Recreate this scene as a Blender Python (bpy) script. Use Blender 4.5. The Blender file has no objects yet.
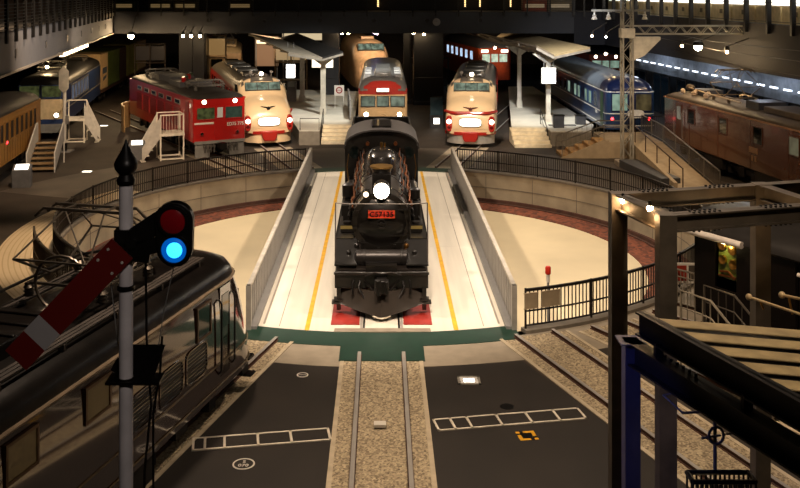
import bpy, math, random
from mathutils import Vector, Matrix
random.seed(7)
S = bpy.context.scene
COL = S.collection
PI = math.pi
H, F, PX, PY = 9.35, 950.0, 381.5, -9.0      # eye height, focal length in pixels, vanishing point
CY, R = 37.7, 12.2                           # turntable centre and pit radius
def rad(a): return a*PI/180

# ------------------------------------------------------------------ materials
def lin(h):
    h = h.lstrip('#'); o = []
    for i in (0, 2, 4):
        c = int(h[i:i+2], 16)/255
        o.append(c/12.92 if c <= .04045 else ((c+.055)/1.055)**2.4)
    return o
MATS = {}
def mat(name, col, rough=.5, metal=0, var=.18, scale=3, bump=0, coat=0, bscale=None, spec=.5):
    if name in MATS: return MATS[name]
    m = bpy.data.materials.new(name); m.use_nodes = True; MATS[name] = m
    nt = m.node_tree; N = nt.nodes; L = nt.links; b = N['Principled BSDF']
    c = lin(col) if isinstance(col, str) else col
    tc = N.new('ShaderNodeTexCoord'); nz = N.new('ShaderNodeTexNoise')
    nz.inputs['Scale'].default_value = scale; nz.inputs['Detail'].default_value = 5
    L.new(tc.outputs['Object'], nz.inputs['Vector'])
    rp = N.new('ShaderNodeValToRGB')
    rp.color_ramp.elements[0].position = .3; rp.color_ramp.elements[1].position = .7
    rp.color_ramp.elements[0].color = [x*(1-var) for x in c]+[1]
    rp.color_ramp.elements[1].color = [min(1, x*(1+var)) for x in c]+[1]
    L.new(nz.outputs['Fac'], rp.inputs['Fac']); L.new(rp.outputs['Color'], b.inputs['Base Color'])
    b.inputs['Roughness'].default_value = rough; b.inputs['Metallic'].default_value = metal
    b.inputs['Coat Weight'].default_value = coat; b.inputs['Coat Roughness'].default_value = .06
    b.inputs['Specular IOR Level'].default_value = spec
    if bump:
        n2 = N.new('ShaderNodeTexNoise'); n2.inputs['Scale'].default_value = bscale or scale*12
        n2.inputs['Detail'].default_value = 4
        L.new(tc.outputs['Object'], n2.inputs['Vector'])
        bp = N.new('ShaderNodeBump'); bp.inputs['Strength'].default_value = bump; bp.inputs['Distance'].default_value = .02
        L.new(n2.outputs['Fac'], bp.inputs['Height']); L.new(bp.outputs['Normal'], b.inputs['Normal'])
    return m
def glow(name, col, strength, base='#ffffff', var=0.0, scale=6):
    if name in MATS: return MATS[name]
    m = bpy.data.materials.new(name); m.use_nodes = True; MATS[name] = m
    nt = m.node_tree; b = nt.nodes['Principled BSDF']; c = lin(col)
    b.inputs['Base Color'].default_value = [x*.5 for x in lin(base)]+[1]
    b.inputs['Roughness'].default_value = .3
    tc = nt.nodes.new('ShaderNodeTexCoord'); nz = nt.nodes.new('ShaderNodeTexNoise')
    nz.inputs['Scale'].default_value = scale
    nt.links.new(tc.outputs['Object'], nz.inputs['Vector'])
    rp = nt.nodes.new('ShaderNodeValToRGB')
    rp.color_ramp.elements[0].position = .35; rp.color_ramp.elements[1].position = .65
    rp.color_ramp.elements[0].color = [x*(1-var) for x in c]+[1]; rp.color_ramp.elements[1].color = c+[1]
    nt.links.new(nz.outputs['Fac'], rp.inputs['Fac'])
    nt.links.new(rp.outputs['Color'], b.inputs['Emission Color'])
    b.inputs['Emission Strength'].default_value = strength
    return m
def ballast_mat(name, dark, light, scale=14):
    m = bpy.data.materials.new(name); m.use_nodes = True; MATS[name] = m
    nt = m.node_tree; N = nt.nodes; L = nt.links; b = N['Principled BSDF']; b.inputs['Roughness'].default_value = .95
    tc = N.new('ShaderNodeTexCoord'); v = N.new('ShaderNodeTexVoronoi'); v.inputs['Scale'].default_value = scale
    L.new(tc.outputs['Object'], v.inputs['Vector'])
    rp = N.new('ShaderNodeValToRGB'); rp.color_ramp.elements[0].color = lin(dark)+[1]; rp.color_ramp.elements[1].color = lin(light)+[1]
    L.new(v.outputs['Color'], rp.inputs['Fac']); L.new(rp.outputs['Color'], b.inputs['Base Color'])
    bp = N.new('ShaderNodeBump'); bp.inputs['Strength'].default_value = .8; bp.inputs['Distance'].default_value = .03; bp.invert = True
    L.new(v.outputs['Distance'], bp.inputs['Height']); L.new(bp.outputs['Normal'], b.inputs['Normal'])
    return m
def stripe_mat(name, c1, c2, freq, mode, duty=.5, rough=.7):
    """stripes along an axis (mode x/y/z) or in rings round the turntable (mode r), with a little dirt"""
    m = bpy.data.materials.new(name); m.use_nodes = True; MATS[name] = m
    nt = m.node_tree; N = nt.nodes; L = nt.links; b = N['Principled BSDF']; b.inputs['Roughness'].default_value = rough
    tc = N.new('ShaderNodeTexCoord'); sp = N.new('ShaderNodeSeparateXYZ'); L.new(tc.outputs['Object'], sp.inputs[0])
    def mth(op, a, bb=None):
        n = N.new('ShaderNodeMath'); n.operation = op
        for i, q in enumerate((a, bb)):
            if q is None: continue
            if isinstance(q, (int, float)): n.inputs[i].default_value = q
            else: L.new(q, n.inputs[i])
        return n.outputs[0]
    if mode == 'r':
        yy = mth('SUBTRACT', sp.outputs[1], CY)
        d = mth('SQRT', mth('ADD', mth('MULTIPLY', sp.outputs[0], sp.outputs[0]), mth('MULTIPLY', yy, yy)))
    else: d = sp.outputs['xyz'.index(mode)]
    fr = mth('FRACT', mth('MULTIPLY', d, freq))
    ge = mth('GREATER_THAN', fr, duty)
    nz = N.new('ShaderNodeTexNoise'); nz.inputs['Scale'].default_value = 2.5; nz.inputs['Detail'].default_value = 6
    L.new(tc.outputs['Object'], nz.inputs['Vector'])
    mx = N.new('ShaderNodeMix'); mx.data_type = 'RGBA'; L.new(ge, mx.inputs[0])
    mx.inputs[6].default_value = lin(c1)+[1]; mx.inputs[7].default_value = lin(c2)+[1]
    m2 = N.new('ShaderNodeMix'); m2.data_type = 'RGBA'; m2.blend_type = 'MULTIPLY'; m2.inputs[0].default_value = .12
    L.new(mx.outputs[2], m2.inputs[6]); L.new(nz.outputs['Fac'], m2.inputs[7]); L.new(m2.outputs[2], b.inputs['Base Color'])
    return m

# ------------------------------------------------------------------ mesh builder
class MB:
    def __init__(s): s.v = []; s.f = []; s.m = []; s.sm = []
    def face(s, idx, mi=0, sm=False): s.f.append(idx); s.m.append(mi); s.sm.append(sm)
    def box(s, x0, x1, y0, y1, z0, z1, mi=0, M=None):
        n = len(s.v)
        P = [(x0,y0,z0),(x1,y0,z0),(x1,y1,z0),(x0,y1,z0),(x0,y0,z1),(x1,y0,z1),(x1,y1,z1),(x0,y1,z1)]
        s.v += [tuple(M @ Vector(p)) for p in P] if M else P
        for q in ((3,2,1,0),(4,5,6,7),(0,1,5,4),(1,2,6,5),(2,3,7,6),(3,0,4,7)): s.face([n+i for i in q], mi)
        return s
    def cb(s, c, d, mi=0, M=None):
        return s.box(c[0]-d[0]/2, c[0]+d[0]/2, c[1]-d[1]/2, c[1]+d[1]/2, c[2]-d[2]/2, c[2]+d[2]/2, mi, M)
    def bar(s, p, q, w, h=None, mi=0, up=(0,0,1)):
        p, q = Vector(p), Vector(q); h = h or w; d = q-p; l = d.length
        if l < 1e-6: return s
        d.normalize(); u = Vector(up)
        if abs(d.dot(u)) > .98: u = Vector((0,1,0))
        a = d.cross(u).normalized(); c = a.cross(d)
        M = Matrix((a, d, c)).transposed().to_4x4(); M.translation = p
        return s.box(-w/2, w/2, 0, l, -h/2, h/2, mi, M)
    def tube(s, pts, r, n=8, mi=0, cap=True, r2=None):
        pts = [Vector(p) for p in pts]; rings = []; a = None
        for i, p in enumerate(pts):
            d = (pts[min(i+1, len(pts)-1)]-pts[max(i-1, 0)]).normalized()
            if a is None: a = d.orthogonal().normalized()
            else: a = (a-d*a.dot(d)).normalized()
            b = d.cross(a); rr = r if r2 is None else r+(r2-r)*i/(len(pts)-1)
            rings.append([p+(a*math.cos(t)+b*math.sin(t))*rr for t in [2*PI*k/n for k in range(n)]])
        return s.loft(rings, cap, mi)
    def loft(s, rings, cap=True, mi=0, closed=True, smooth=True, fn=None):
        n = len(rings[0]); b = len(s.v)
        for r in rings: s.v += [tuple(p) for p in r]
        for i in range(len(rings)-1):
            for k in range(n if closed else n-1):
                q = [b+i*n+k, b+i*n+(k+1) % n, b+(i+1)*n+(k+1) % n, b+(i+1)*n+k]
                s.face(q, fn(sum((Vector(s.v[j]) for j in q), Vector())/4) if fn else mi, smooth)
        if cap:
            for fl in ([b+k for k in range(n)][::-1], [b+(len(rings)-1)*n+k for k in range(n)]):
                s.face(fl, fn(sum((Vector(s.v[j]) for j in fl), Vector())/n) if fn else mi)
        return s
    def lathe(s, prof, o, d=(0,0,1), n=24, mi=0, cap=True, sc=(1,1)):
        o = Vector(o); d = Vector(d).normalized(); a = d.orthogonal().normalized()
        if abs(d.z) > .9: a = Vector((1,0,0))
        b = d.cross(a)
        return s.loft([[o+d*z+(a*math.cos(t)*sc[0]+b*math.sin(t)*sc[1])*r for t in [2*PI*k/n for k in range(n)]] for r, z in prof], cap, mi)
    def cyl(s, p, q, r, n=16, mi=0, r2=None):
        return s.tube([p, q], r, n, mi, True, r2)
    def ball(s, c, r, n=12, mi=0, sc=(1,1,1)):
        m = n//2; c = Vector(c)
        return s.loft([[c+Vector((math.sin(t)*math.cos(u)*sc[0], math.sin(t)*math.sin(u)*sc[1], -math.cos(t)*sc[2]))*r
                for u in [2*PI*k/n for k in range(n)]] for t in [.03+(PI-.06)*i/m for i in range(m+1)]], True, mi)
    def prism(s, poly, ax, d0, d1, mi=0, smooth=False):
        """poly of 2-D points extruded along axis ax ('x','y','z')"""
        def P(u, v, d): return {'x': (d,u,v), 'y': (u,d,v), 'z': (u,v,d)}[ax]
        return s.loft([[P(u,v,d0) for u, v in poly], [P(u,v,d1) for u, v in poly]], True, mi, smooth=smooth)
    def arc(s, r0, r1, a0, a1, z0, z1, n=48, mi=0, c=(0,CY)):
        """block bent along a circle, angles in degrees"""
        rr = []
        for k in range(n+1):
            t = rad(a0+(a1-a0)*k/n); co, si = math.cos(t), math.sin(t)
            rr.append([(c[0]+r*co, c[1]+r*si, z) for r, z in ((r0,z0),(r1,z0),(r1,z1),(r0,z1))])
        return s.loft(rr, abs(a1-a0) < 359.9, mi)
    def build(s, name, mats, parent=None, bevel=0, ang=35):
        me = bpy.data.meshes.new(name); me.from_pydata(s.v, [], s.f)
        for m in (mats if isinstance(mats, (list, tuple)) else [mats]): me.materials.append(m)
        me.polygons.foreach_set('material_index', s.m); me.polygons.foreach_set('use_smooth', s.sm)
        me.update()
        import bmesh
        bm = bmesh.new(); bm.from_mesh(me); bmesh.ops.recalc_face_normals(bm, faces=bm.faces); bm.to_mesh(me); bm.free()
        me.set_sharp_from_angle(angle=rad(ang))
        o = bpy.data.objects.new(name, me); COL.objects.link(o)
        if parent: o.parent = parent
        if bevel:
            bv = o.modifiers.new('bevel', 'BEVEL'); bv.width = bevel; bv.segments = 2; bv.limit_method = 'ANGLE'; bv.angle_limit = rad(40)
        return o
def T(name, label, cat, loc=(0,0,0), rz=0, group=None):
    o = bpy.data.objects.new(name, None); COL.objects.link(o); o.empty_display_size = .3
    o.location = loc; o.rotation_euler = (0,0,rad(rz)); o['label'] = label; o['category'] = cat
    if group: o['group'] = group
    return o
def tag(o, label, cat, group=None):
    o['label'] = label; o['category'] = cat
    if group: o['group'] = group
    return o
def struct(name, mb, m, **k):
    o = mb.build(name, m, **k); o['kind'] = 'structure'; return o
def kids(o): return [c for c in COL.objects if c.parent == o]
def dup(root, loc, rz=None, label=None, parent=None):
    r = root.copy(); COL.objects.link(r); r.location = loc
    if rz is not None: r.rotation_euler = (0,0,rad(rz))
    if label: r['label'] = label
    if parent: r.parent = parent
    for c in kids(root):
        d = c.copy(); COL.objects.link(d); d.parent = r
        for g in kids(c):
            e = g.copy(); COL.objects.link(e); e.parent = d
    return r
def cp(o, loc=None, parent=None, rot=None, scale=None):
    """copy of one part (and its sub-parts) under another place"""
    d = o.copy(); COL.objects.link(d)
    if loc is not None: d.location = loc
    if parent: d.parent = parent
    if rot is not None: d.rotation_euler = rot
    if scale is not None: d.scale = scale
    for g in kids(o):
        e = g.copy(); COL.objects.link(e); e.parent = d
    return d
def text(name, s, size, m, parent=None, loc=(0,0,0), rot=(PI/2,0,0), depth=.006, sx=1):
    c = bpy.data.curves.new(name, 'FONT'); c.body = s; c.size = size; c.extrude = depth; c.align_x = 'CENTER'; c.align_y = 'CENTER'; c.offset = size*.012
    o = bpy.data.objects.new(name, c); COL.objects.link(o)
    dg = bpy.context.evaluated_depsgraph_get(); me = bpy.data.meshes.new_from_object(o.evaluated_get(dg))
    bpy.data.objects.remove(o); me.materials.clear(); me.materials.append(m)
    n = bpy.data.objects.new(name, me); COL.objects.link(n); n.location = loc; n.rotation_euler = rot; n.scale = (sx,1,1)
    if parent: n.parent = parent
    return n
def lamp(kind, loc, power, col='#ffd9a8', size=.2, target=None, angle=60, blend=.5):
    l = bpy.data.lights.new(kind.lower()+'_lamp', kind); l.energy = power; l.color = lin(col)
    if kind in ('POINT', 'SPOT'): l.shadow_soft_size = size
    if kind == 'SPOT': l.spot_size = rad(angle); l.spot_blend = blend
    if kind == 'AREA': l.size = size
    o = bpy.data.objects.new(kind.lower()+'_lamp', l); COL.objects.link(o); o.location = loc
    if target is not None:
        o.rotation_euler = (Vector(target)-Vector(loc)).to_track_quat('-Z', 'Y').to_euler()
    return o
def at(x, y, z=0.0):
    """point of the place at height z that the eye sees in the direction (x, y)"""
    Y = F*(H-z)/(y-PY); return Vector(((x-PX)*Y/F, Y, z))

# ---- palette
asphalt = mat('asphalt', '#342b22', .75, var=.35, scale=.6, bump=.25, bscale=60)
pad = mat('dark_pavement', '#231d17', .7, var=.25, scale=.8, bump=.3, bscale=80)
concrete = mat('concrete', '#9a9082', .8, var=.15, scale=1.2, bump=.15)
concrete_dark = mat('concrete_dark', '#5e574e', .8, var=.2, scale=1.2, bump=.15)
ballast = ballast_mat('ballast', '#5e5140', '#c8b694', 24)
ballast_brown = ballast_mat('brown_ballast', '#35190f', '#85492f', 7)
steel = mat('rail_steel', '#a39d96', .38, .25, var=.1)
steel_dark = mat('dark_steel', '#2b2826', .45, .6)
rust = mat('rust', '#4a2e20', .8, 0, var=.3)
black = mat('black_paint', '#0b0a0a', .35, 0, coat=.3)
blackm = mat('black_iron', '#14110f', .38, .3, var=.35, scale=5)
white = mat('white_paint', '#cfc9bd', .5, 0, var=.06)
greyp = mat('grey_paint', '#7d7b78', .5, 0, var=.08)
dgrey = mat('dark_grey_paint', '#3a3a3c', .5, 0)
glassd = mat('dark_glass', '#0c1210', .06, 0, var=.1, coat=.5)
brass = mat('brass', '#b58a45', .3, 1, var=.15)
copper = mat('copper', '#8a5330', .4, .9, var=.3, scale=8)
red = mat('red_paint', '#8e1414', .3, 0, coat=.4)
bulb = glow('bulb_glow', '#ffdca8', 60)
bulb_soft = glow('bulb_soft', '#ffd9a0', 14)
lit_green = glow('lit_cab', '#97a060', .13, '#14180e', .8, 4)
lit_white = glow('lit_panel', '#fff6e4', 2.6)
# ================================================================== SETTING
# ---- floor with the round opening of the pit
mb = MB(); n = 96; b0 = 0
X0, X1, Y0, Y1 = -44, 44, -4, 122
inner, outer = [], []
for k in range(n):
    t = 2*PI*k/n; c, s = math.cos(t), math.sin(t)
    inner.append((R*c, CY+R*s, 0))
    d = min([q for q in ((X1/c if c > 1e-9 else X0/c if c < -1e-9 else 1e9), ((Y1-CY)/s if s > 1e-9 else (Y0-CY)/s if s < -1e-9 else 1e9))])
    outer.append((d*c, CY+d*s, 0))
# rectangle corners
mb.loft([inner, outer], False, 0, smooth=False)
for cx, cy in ((X0,Y0),(X1,Y0),(X0,Y1),(X1,Y1)):
    i = min(range(n), key=lambda k: math.hypot(outer[k][0]-cx, outer[k][1]-cy))
    mb.v[n+i] = (cx, cy, 0)
struct('floor', mb, asphalt)
mb = MB(); mb.arc(R, R+.3, 0, 360, -1.5, 0.0, 128); struct('wall_pit', mb, None or mat('pit_concrete', '#a99b80', .85, var=.22, scale=.9, bump=.2))
# joints of the wall blocks
mb = MB()
for k in range(30):
    t = rad(k*12+4); c, s = math.cos(t), math.sin(t)
    mb.bar(((R-.003)*c, CY+(R-.003)*s, -1.35), ((R-.003)*c, CY+(R-.003)*s, -.08), .02)
mb.arc(R-.012, R+.01, 0, 360, -.72, -.70, 96)
struct('trim_pit_joints', mb, concrete_dark)
mb = MB(); gk = math.degrees(math.asin(3.85/R)); mb.arc(R-.04, R+.28, 90+gk, 270-gk, 0.0, .1, 80); mb.arc(R-.04, R+.28, -90+gk, 90-gk, 0.0, .1, 80); struct('trim_kerb', mb, mat('kerb_stone', '#6f675b', .8, var=.2))
# pit floor
mb = MB(); mb.arc(.01, 10.25, 0, 360, -1.6, -1.4, 96)
pf = mat('pit_screed', '#cbbb98', .55, var=.10, scale=.35, bump=.05); struct('floor_pit', mb, pf)
mb = MB(); mb.arc(10.2, R+.05, 0, 360, -1.6, -1.36, 96); struct('floor_pit_ring', mb, ballast_brown)
t = T('ring_rail', 'dark circular running rail in brown stones at the foot of the pit wall', 'rail', (0,CY,-1.36))
mb = MB(); mb.arc(11.62, 11.74, 0, 360, .05, .2, 128, c=(0,0)); mb.build('rail', rust, t)
MB().arc(11.5, 11.86, 0, 360, .02, .05, 128, c=(0,0)).build('base_plate', rust, t)

# ---- concrete apron round the turntable, stepped terrace on the left
mb = MB(); mb.arc(R+.28, 14.1, 200, 340, .0, .006, 80); struct('floor_apron', mb, mat('apron', '#8f8472', .75, var=.15, scale=2))
mb = MB(); mb.arc(R+.28, 14.25, 150, 225, .0, .012, 60)
struct('floor_terrace', mb, stripe_mat('terrace_rings', '#d2be9c', '#bda783', 5.5, 'r', .75))
mb = MB(); mb.arc(R+.28, 19, 20, 160, .0, .005, 60); struct('floor_ring_walk', mb, mat('ring_walk', '#4a4239', .6, var=.3, scale=.7))

# ---- track beds and rails
def radial(a, r):            # a measured from the axis towards the eye, + to the right
    t = rad(a); return Vector((math.sin(t)*r, CY-math.cos(t)*r, 0))
def track(a, r0, r1, label, bed=True, gauge=1.067, z=.012, bw=1.0, bedmat=None):
    p, q = radial(a, r0), radial(a, r1); d = (q-p).normalized(); nrm = Vector((-d.y, d.x, 0))
    if bed:
        mb = MB(); M = Matrix(((nrm.x,d.x,0,p.x),(nrm.y,d.y,0,p.y),(0,0,1,0),(0,0,0,1)))
        mb.box(-bw, bw, 0, (q-p).length, -.05, z, 0, M)
        struct('floor_track_bed', mb, bedmat or ballast)
        mb = MB()
        for s in (-1, 1): mb.box(s*bw-.05, s*bw+.05, 0, (q-p).length, -.05, z+.012, 0, M)
        struct('trim_track_kerb', mb, mat('bed_kerb', '#b3a48a', .8))
    t = T('railway_track', label, 'track', (p.x, p.y, z), math.degrees(math.atan2(-d.x, d.y)))
    L = (q-p).length
    for s in (-1, 1):
        mb = MB(); x = s*(gauge/2+.03)
        mb.prism([(x-.06,0),(x+.06,0),(x+.06,.02),(x+.012,.03),(x+.012,.06),(x+.045,.065),(x+.045,.1),(x-.045,.1),(x-.045,.065),(x-.012,.06),(x-.012,.03),(x-.06,.02)], 'y', 0, L)
        r = mb.build('rail', [rust, steel], t)
        for pl in r.data.polygons:
            if pl.normal.z > .8 and pl.center.z > .09: pl.material_index = 1
    return t
track(0, 13.35, 33, 'straight railway track leading from the green plate towards the viewer')
track(19.2, R+.4, 33, 'empty railway track slanting away to the right behind the brown columns')
track(-15.4, R+.4, 33, 'railway track under the dark maroon electric locomotive')
track(29.5, R+.6, 27, 'railway track under the black cab with brass gauges')
track(40.5, R+.6, 20, 'short empty track right of the black locomotive', False)
for a, lb in ((180+31,'track under the red electric locomotive'), (180+19,'track under the cream bonnet train at the left platform'),
              (180,'track from the turntable to the red topped railcar'), (180-15.5,'track under the cream bonnet train right of centre')):
    track(a, R+.5, 42, 'radial '+lb, a in (180,), bedmat=mat('old_bed', '#5b5044', .9, var=.3), bw=.9)
for a in (180+31, 180+19, 180-15.5):
    p, q = radial(a, R+.5), radial(a, 20); d = (q-p).normalized(); nrm = Vector((-d.y, d.x, 0))
    M = Matrix(((nrm.x,d.x,0,p.x),(nrm.y,d.y,0,p.y),(0,0,1,0),(0,0,0,1)))
    mb = MB(); mb.box(-1.1, 1.1, 0, (q-p).length, -.05, .011, 0, M); struct('floor_track_bed', mb, mat('pale_bed', '#a39680', .8, var=.2))

# ---- dark pads in front with their drains, covers and lights
def padpoly(pts):
    mb = MB(); mb.prism([(p[0], p[1]) for p in pts], 'z', -.02, .009); struct('floor_pad', mb, pad)
padpoly([(-1.0,23.55), (-2.75,23.9), (-7.2,10), (-7.2,5), (-1.0,5)])
padpoly([(1.0,23.55), (3.55,24.0), (9.6,8), (9.6,5), (1.0,5)])
def drain(p, q, w, label, cells):
    p, q = Vector(p), Vector(q); d = (q-p).normalized()
    t = T('drain_cover', label, 'drain cover', (p.x,p.y,.009), math.degrees(math.atan2(d.y, d.x)))
    L = (q-p).length
    f = MB(); f.box(0,L,-w/2,-w/2+.05,0,.02); f.box(0,L,w/2-.05,w/2,0,.02)
    xs = [0]; 
    for c in cells: xs.append(xs[-1]+c*L)
    for x in xs: f.box(min(x, L-.05), min(x, L-.05)+.05, -w/2, w/2, 0, .02)
    f.build('frame', mat('drain_frame', '#d4cbb8', .5), t)
    for a, b in zip(xs[:-1], xs[1:]):
        g = MB(); g.box(a+.055, b-.01, -w/2+.055, w/2-.055, 0, .013); g.build('cover_plate', pad, t)
drain((-1.08,20.02), (-3.9,19.55), .56, 'white framed drain cover in the left dark pavement', [.28,.24,.24,.14,.10])
drain((1.15,20.42), (4.45,21.0), .56, 'white framed drain cover in the right dark pavement', [.11,.11,.2,.2,.19,.19])
def manhole(x, y, r, label, lines):
    t = T('manhole_cover', label, 'manhole cover', (x,y,.009))
    mb = MB(); mb.lathe([(r,0),(r,.012),(r-.03,.012),(r-.03,.004)], (0,0,0), n=28); mb.build('rim', white, t)
    mb = MB(); mb.lathe([(r-.03,0),(r-.03,.008)], (0,0,0), n=28); mb.build('lid', pad, t)
    for k, (s, sz, dy) in enumerate(lines): text('lettering', s, sz, white, t, (0,dy,.009), (0,0,0), .002)
    return t
manhole(-2.72, 18.75, .22, 'round manhole cover lettered S 070 in the left dark pavement', [('S', .14, .085), ('070', .14, -.06)])
m2 = manhole(-1.92, 23.1, .14, 'small round cover with pale rim near the green plate', [])
mb = MB(); mb.box(-.09,.09,-.008,.008,.008,.012); mb.build('slot', white, m2)
t = T('floor_light', 'square white floor light shining in the right dark pavement', 'floor light', at(469,381))
mb = MB(); 
for b in ((-.27,-.21,-.24,.24),(.21,.27,-.24,.24),(-.27,.27,-.24,-.18),(-.27,.27,.18,.24)): mb.box(*b, 0, .025)
mb.build('frame', mat('lamp_frame', '#b5b0a4', .4, .5), t)
mb = MB(); mb.box(-.21,.21,-.18,.18,0,.018); mb.build('lens', mat('white_acrylic', '#d8d6d0', .3), t)
mb = MB(); mb.box(-.13,.13,-.10,.10,.018,.021); mb.build('lamp_panel', glow('floor_lamp', '#fffdf5', 3), t)
t = T('hazard_marker', 'yellow and black chequered square marker on the right dark pavement', 'marker', at(527,436), 8)
mb = MB()
for i in range(5):
    for j in range(5):
        n0 = len(mb.v); mb.v += [(-.2+i*.08,-.2+j*.08,.01),(-.12+i*.08,-.2+j*.08,.01),(-.12+i*.08,-.12+j*.08,.01),(-.2+i*.08,-.12+j*.08,.01)]
        mb.face([n0,n0+1,n0+2,n0+3], 0 if (i+j) % 2 == 0 and max(abs(i-2), abs(j-2)) == 2 or (i,j) in ((0,1),(1,0),(4,3),(3,4)) else 1)
mb.box(-.2,.2,-.2,.2,0,.0095,1)
mb.build('chequer_board', [mat('marker_yellow', '#d9a01e', .5), black], t)
mb = MB(); mb.box(-.13,.13,-.1,.1,.05,.11); tag(mb.build('track_marker', white), 'small white block lying between the rails in front', 'marker').location = at(380,428)
tag(MB().lathe([(.16,0),(.16,.012),(.02,.014)], (0,0,0), n=20).build('access_cap', black), 'small black round cap in the right dark pavement', 'cap').location = at(507,407)
t = T('floor_lamp', 'small white floor lamp glowing in the dark yard at left', 'floor light', at(87,172))
mb = MB(); mb.box(-.28,.28,-.2,.2,0,.02); mb.build('frame', greyp, t)
mb = MB(); mb.box(-.22,.22,-.15,.15,.02,.03); mb.build('lamp_panel', lit_white, t)
t = T('floor_lamp', 'small white floor lamp glowing left of the red locomotive', 'floor light', at(104,126))
mb = MB(); mb.box(-.3,.3,-.2,.2,0,.02); mb.build('frame', greyp, t)
mb = MB(); mb.box(-.24,.24,-.15,.15,.02,.03); mb.build('lamp_panel', lit_white, t)

# ---- turntable bridge
t = T('turntable_bridge', 'pale turntable bridge with grey side barriers and green end plates', 'turntable', (0,CY,0))
def endarc(r, hw, sgn, n=16):
    a = math.asin(hw/r); return [(r*math.sin(-a+2*a*k/n), sgn*r*math.cos(-a+2*a*k/n)) for k in range(n+1)]
HW = 3.66; rd = 11.75
poly = endarc(rd, HW, -1)+endarc(rd, HW, 1)[::-1]
dk = mat('bridge_deck', '#d2cbbc', .42, var=.07, scale=.8, bump=.03)
# streaks along the deck
nt = dk.node_tree; mp = nt.nodes.new('ShaderNodeMapping'); mp.inputs['Scale'].default_value = (6,.35,1)
tcn = [x for x in nt.nodes if x.type == 'TEX_COORD'][0]; nzn = [x for x in nt.nodes if x.type == 'TEX_NOISE'][0]
nt.links.new(tcn.outputs['Object'], mp.inputs[0]); nt.links.new(mp.outputs[0], nzn.inputs['Vector'])
MB().prism(poly, 'z', -.25, 0).build('deck', dk, t)
mb = MB()
for s in (-1, 1): mb.box(s*2.2-.15, s*2.2+.15, -10.8, 10.8, -1.15, -.25); mb.box(s*.55-.12, s*.55+.12, -11, 11, -1.15, -.25)
for y in range(-10, 11, 2): mb.box(-2.2, 2.2, y-.08, y+.08, -.8, -.3)
mb.build('girder_frame', dgrey, t)
for s in (-1, 1):
    o = MB().prism(endarc(rd, HW, s)+endarc(R+.55, HW+.12, s)[::-1], 'z', -.1, .02); 
    o.build('end_plate', mat('green_plate', '#0c3023', .55, var=.15), t)
    mb = MB(); mb.box(-1.08, 1.1, *sorted((s*12.5, s*13.75)), .012, .03); mb.build('approach_plate', MATS['green_plate'], t)
    mb = MB(); x = s*.565; mb.box(x-.033, x+.033, -11.6, 11.6, 0, .012); mb.build('rail', steel, t)
    mb = MB(); mb.box(s*.49-.03, s*.49+.03, -11.6, 11.6, 0, .006); mb.build('flangeway', blackm, t)
    mb = MB(); mb.box(s*2.06-.065, s*2.06+.065, -11.5, 11.5, 0, .004); mb.build('yellow_line', mat('yellow_line', '#d8a319', .5), t)
    mb = MB(); mb.box(s*2.85-.012, s*2.85+.012, -11.2, 11.2, 0, .003); mb.box(s*3.3-.03, s*3.3+.03, -11, 11, 0, .003); mb.build('deck_seam', mat('seam', '#8d857a', .6), t)
    mb = MB(); mb.box(s*.62, s*1.42, -11.1, -8.9, 0, .02) if s < 0 else mb.box(.62, 1.42, -11.1, -8.9, 0, .02)
    mb.build('wheel_stop_mat', mat('red_mat', '#8f1f14', .6), t)
    # barrier
    ln = 11.5; ba = MB()
    ba.box(s*HW-.03, s*HW+.03, -ln, ln, .1, 1.18)
    for k in range(60): y = -ln+.2+k*(2*ln-.4)/59; ba.box(s*HW-.045, s*HW+.045, y-.015, y+.015, .1, 1.16)
    b = ba.build('barrier', mat('barrier_grey', '#8e8a84', .5, .2, var=.05), t)
    mb = MB(); mb.box(s*HW-.06, s*HW+.06, -ln-.05, ln+.05, 1.16, 1.24); mb.build('top_rail', mat('barrier_cap', '#b9b2a6', .4, .3), b)
    mb = MB(); mb.box(s*(HW-.12)-.1, s*(HW-.12)+.1, -ln, ln, 0, .1); mb.build('base_kerb', greyp, b)
    for e in (-1, 1):
        mb = MB(); mb.box(s*HW-.07, s*HW+.07, e*ln-.07, e*ln+.07, 0, 1.24); mb.build('end_post', mat('barrier_post', '#a8a39a', .4, .4), b)
mb = MB(); mb.box(-1.3, 1.35, -11.72, -11.45, 0, .035); mb.build('sill_plate', mat('sill', '#8b8070', .5), t)
for y in (-2.9, 6.5):
    mb = MB(); mb.box(-3.4, 3.4, y-.02, y+.02, 0, .003); mb.build('cross_joint', white, t)

# ---- curved railings
iron = mat('railing_iron', '#1d1612', .5, .4)
def curved_fence(r, a0, a1, label, posts, z0=.1, h=1.08, nb=None, m=iron):
    c = Vector((0,CY,0)); t = T('curved_railing', label, 'railing', (0,CY,z0))
    A = abs(rad(a1-a0))*r; n = max(8, int(A/.5))
    MB().arc(r-.04, r+.04, a0, a1, h-.07, h, n, c=(0,0)).build('top_rail', m, t)
    MB().arc(r-.02, r+.02, a0, a1, .45, .49, n, c=(0,0)).build('middle_rail', m, t)
    MB().arc(r-.02, r+.02, a0, a1, .06, .1, n, c=(0,0)).build('bottom_rail', m, t)
    mb = MB(); k = int(A/.125)
    for i in range(k+1):
        q = rad(a0+(a1-a0)*i/k); mb.bar((r*math.cos(q), r*math.sin(q), .08), (r*math.cos(q), r*math.sin(q), h-.04), .03)
    mb.build('baluster_panel', m, t)
    for i in range(posts+1):
        q = rad(a0+(a1-a0)*i/posts); mb = MB(); mb.bar((r*math.cos(q), r*math.sin(q), 0), (r*math.cos(q), r*math.sin(q), h+.02), .055); mb.build('post', m, t)
    return t
g = math.degrees(math.asin(3.95/(R+.1)))
curved_fence(R+.1, 90+g, 270-g, 'dark curved iron railing round the left half of the pit', 14)
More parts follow.
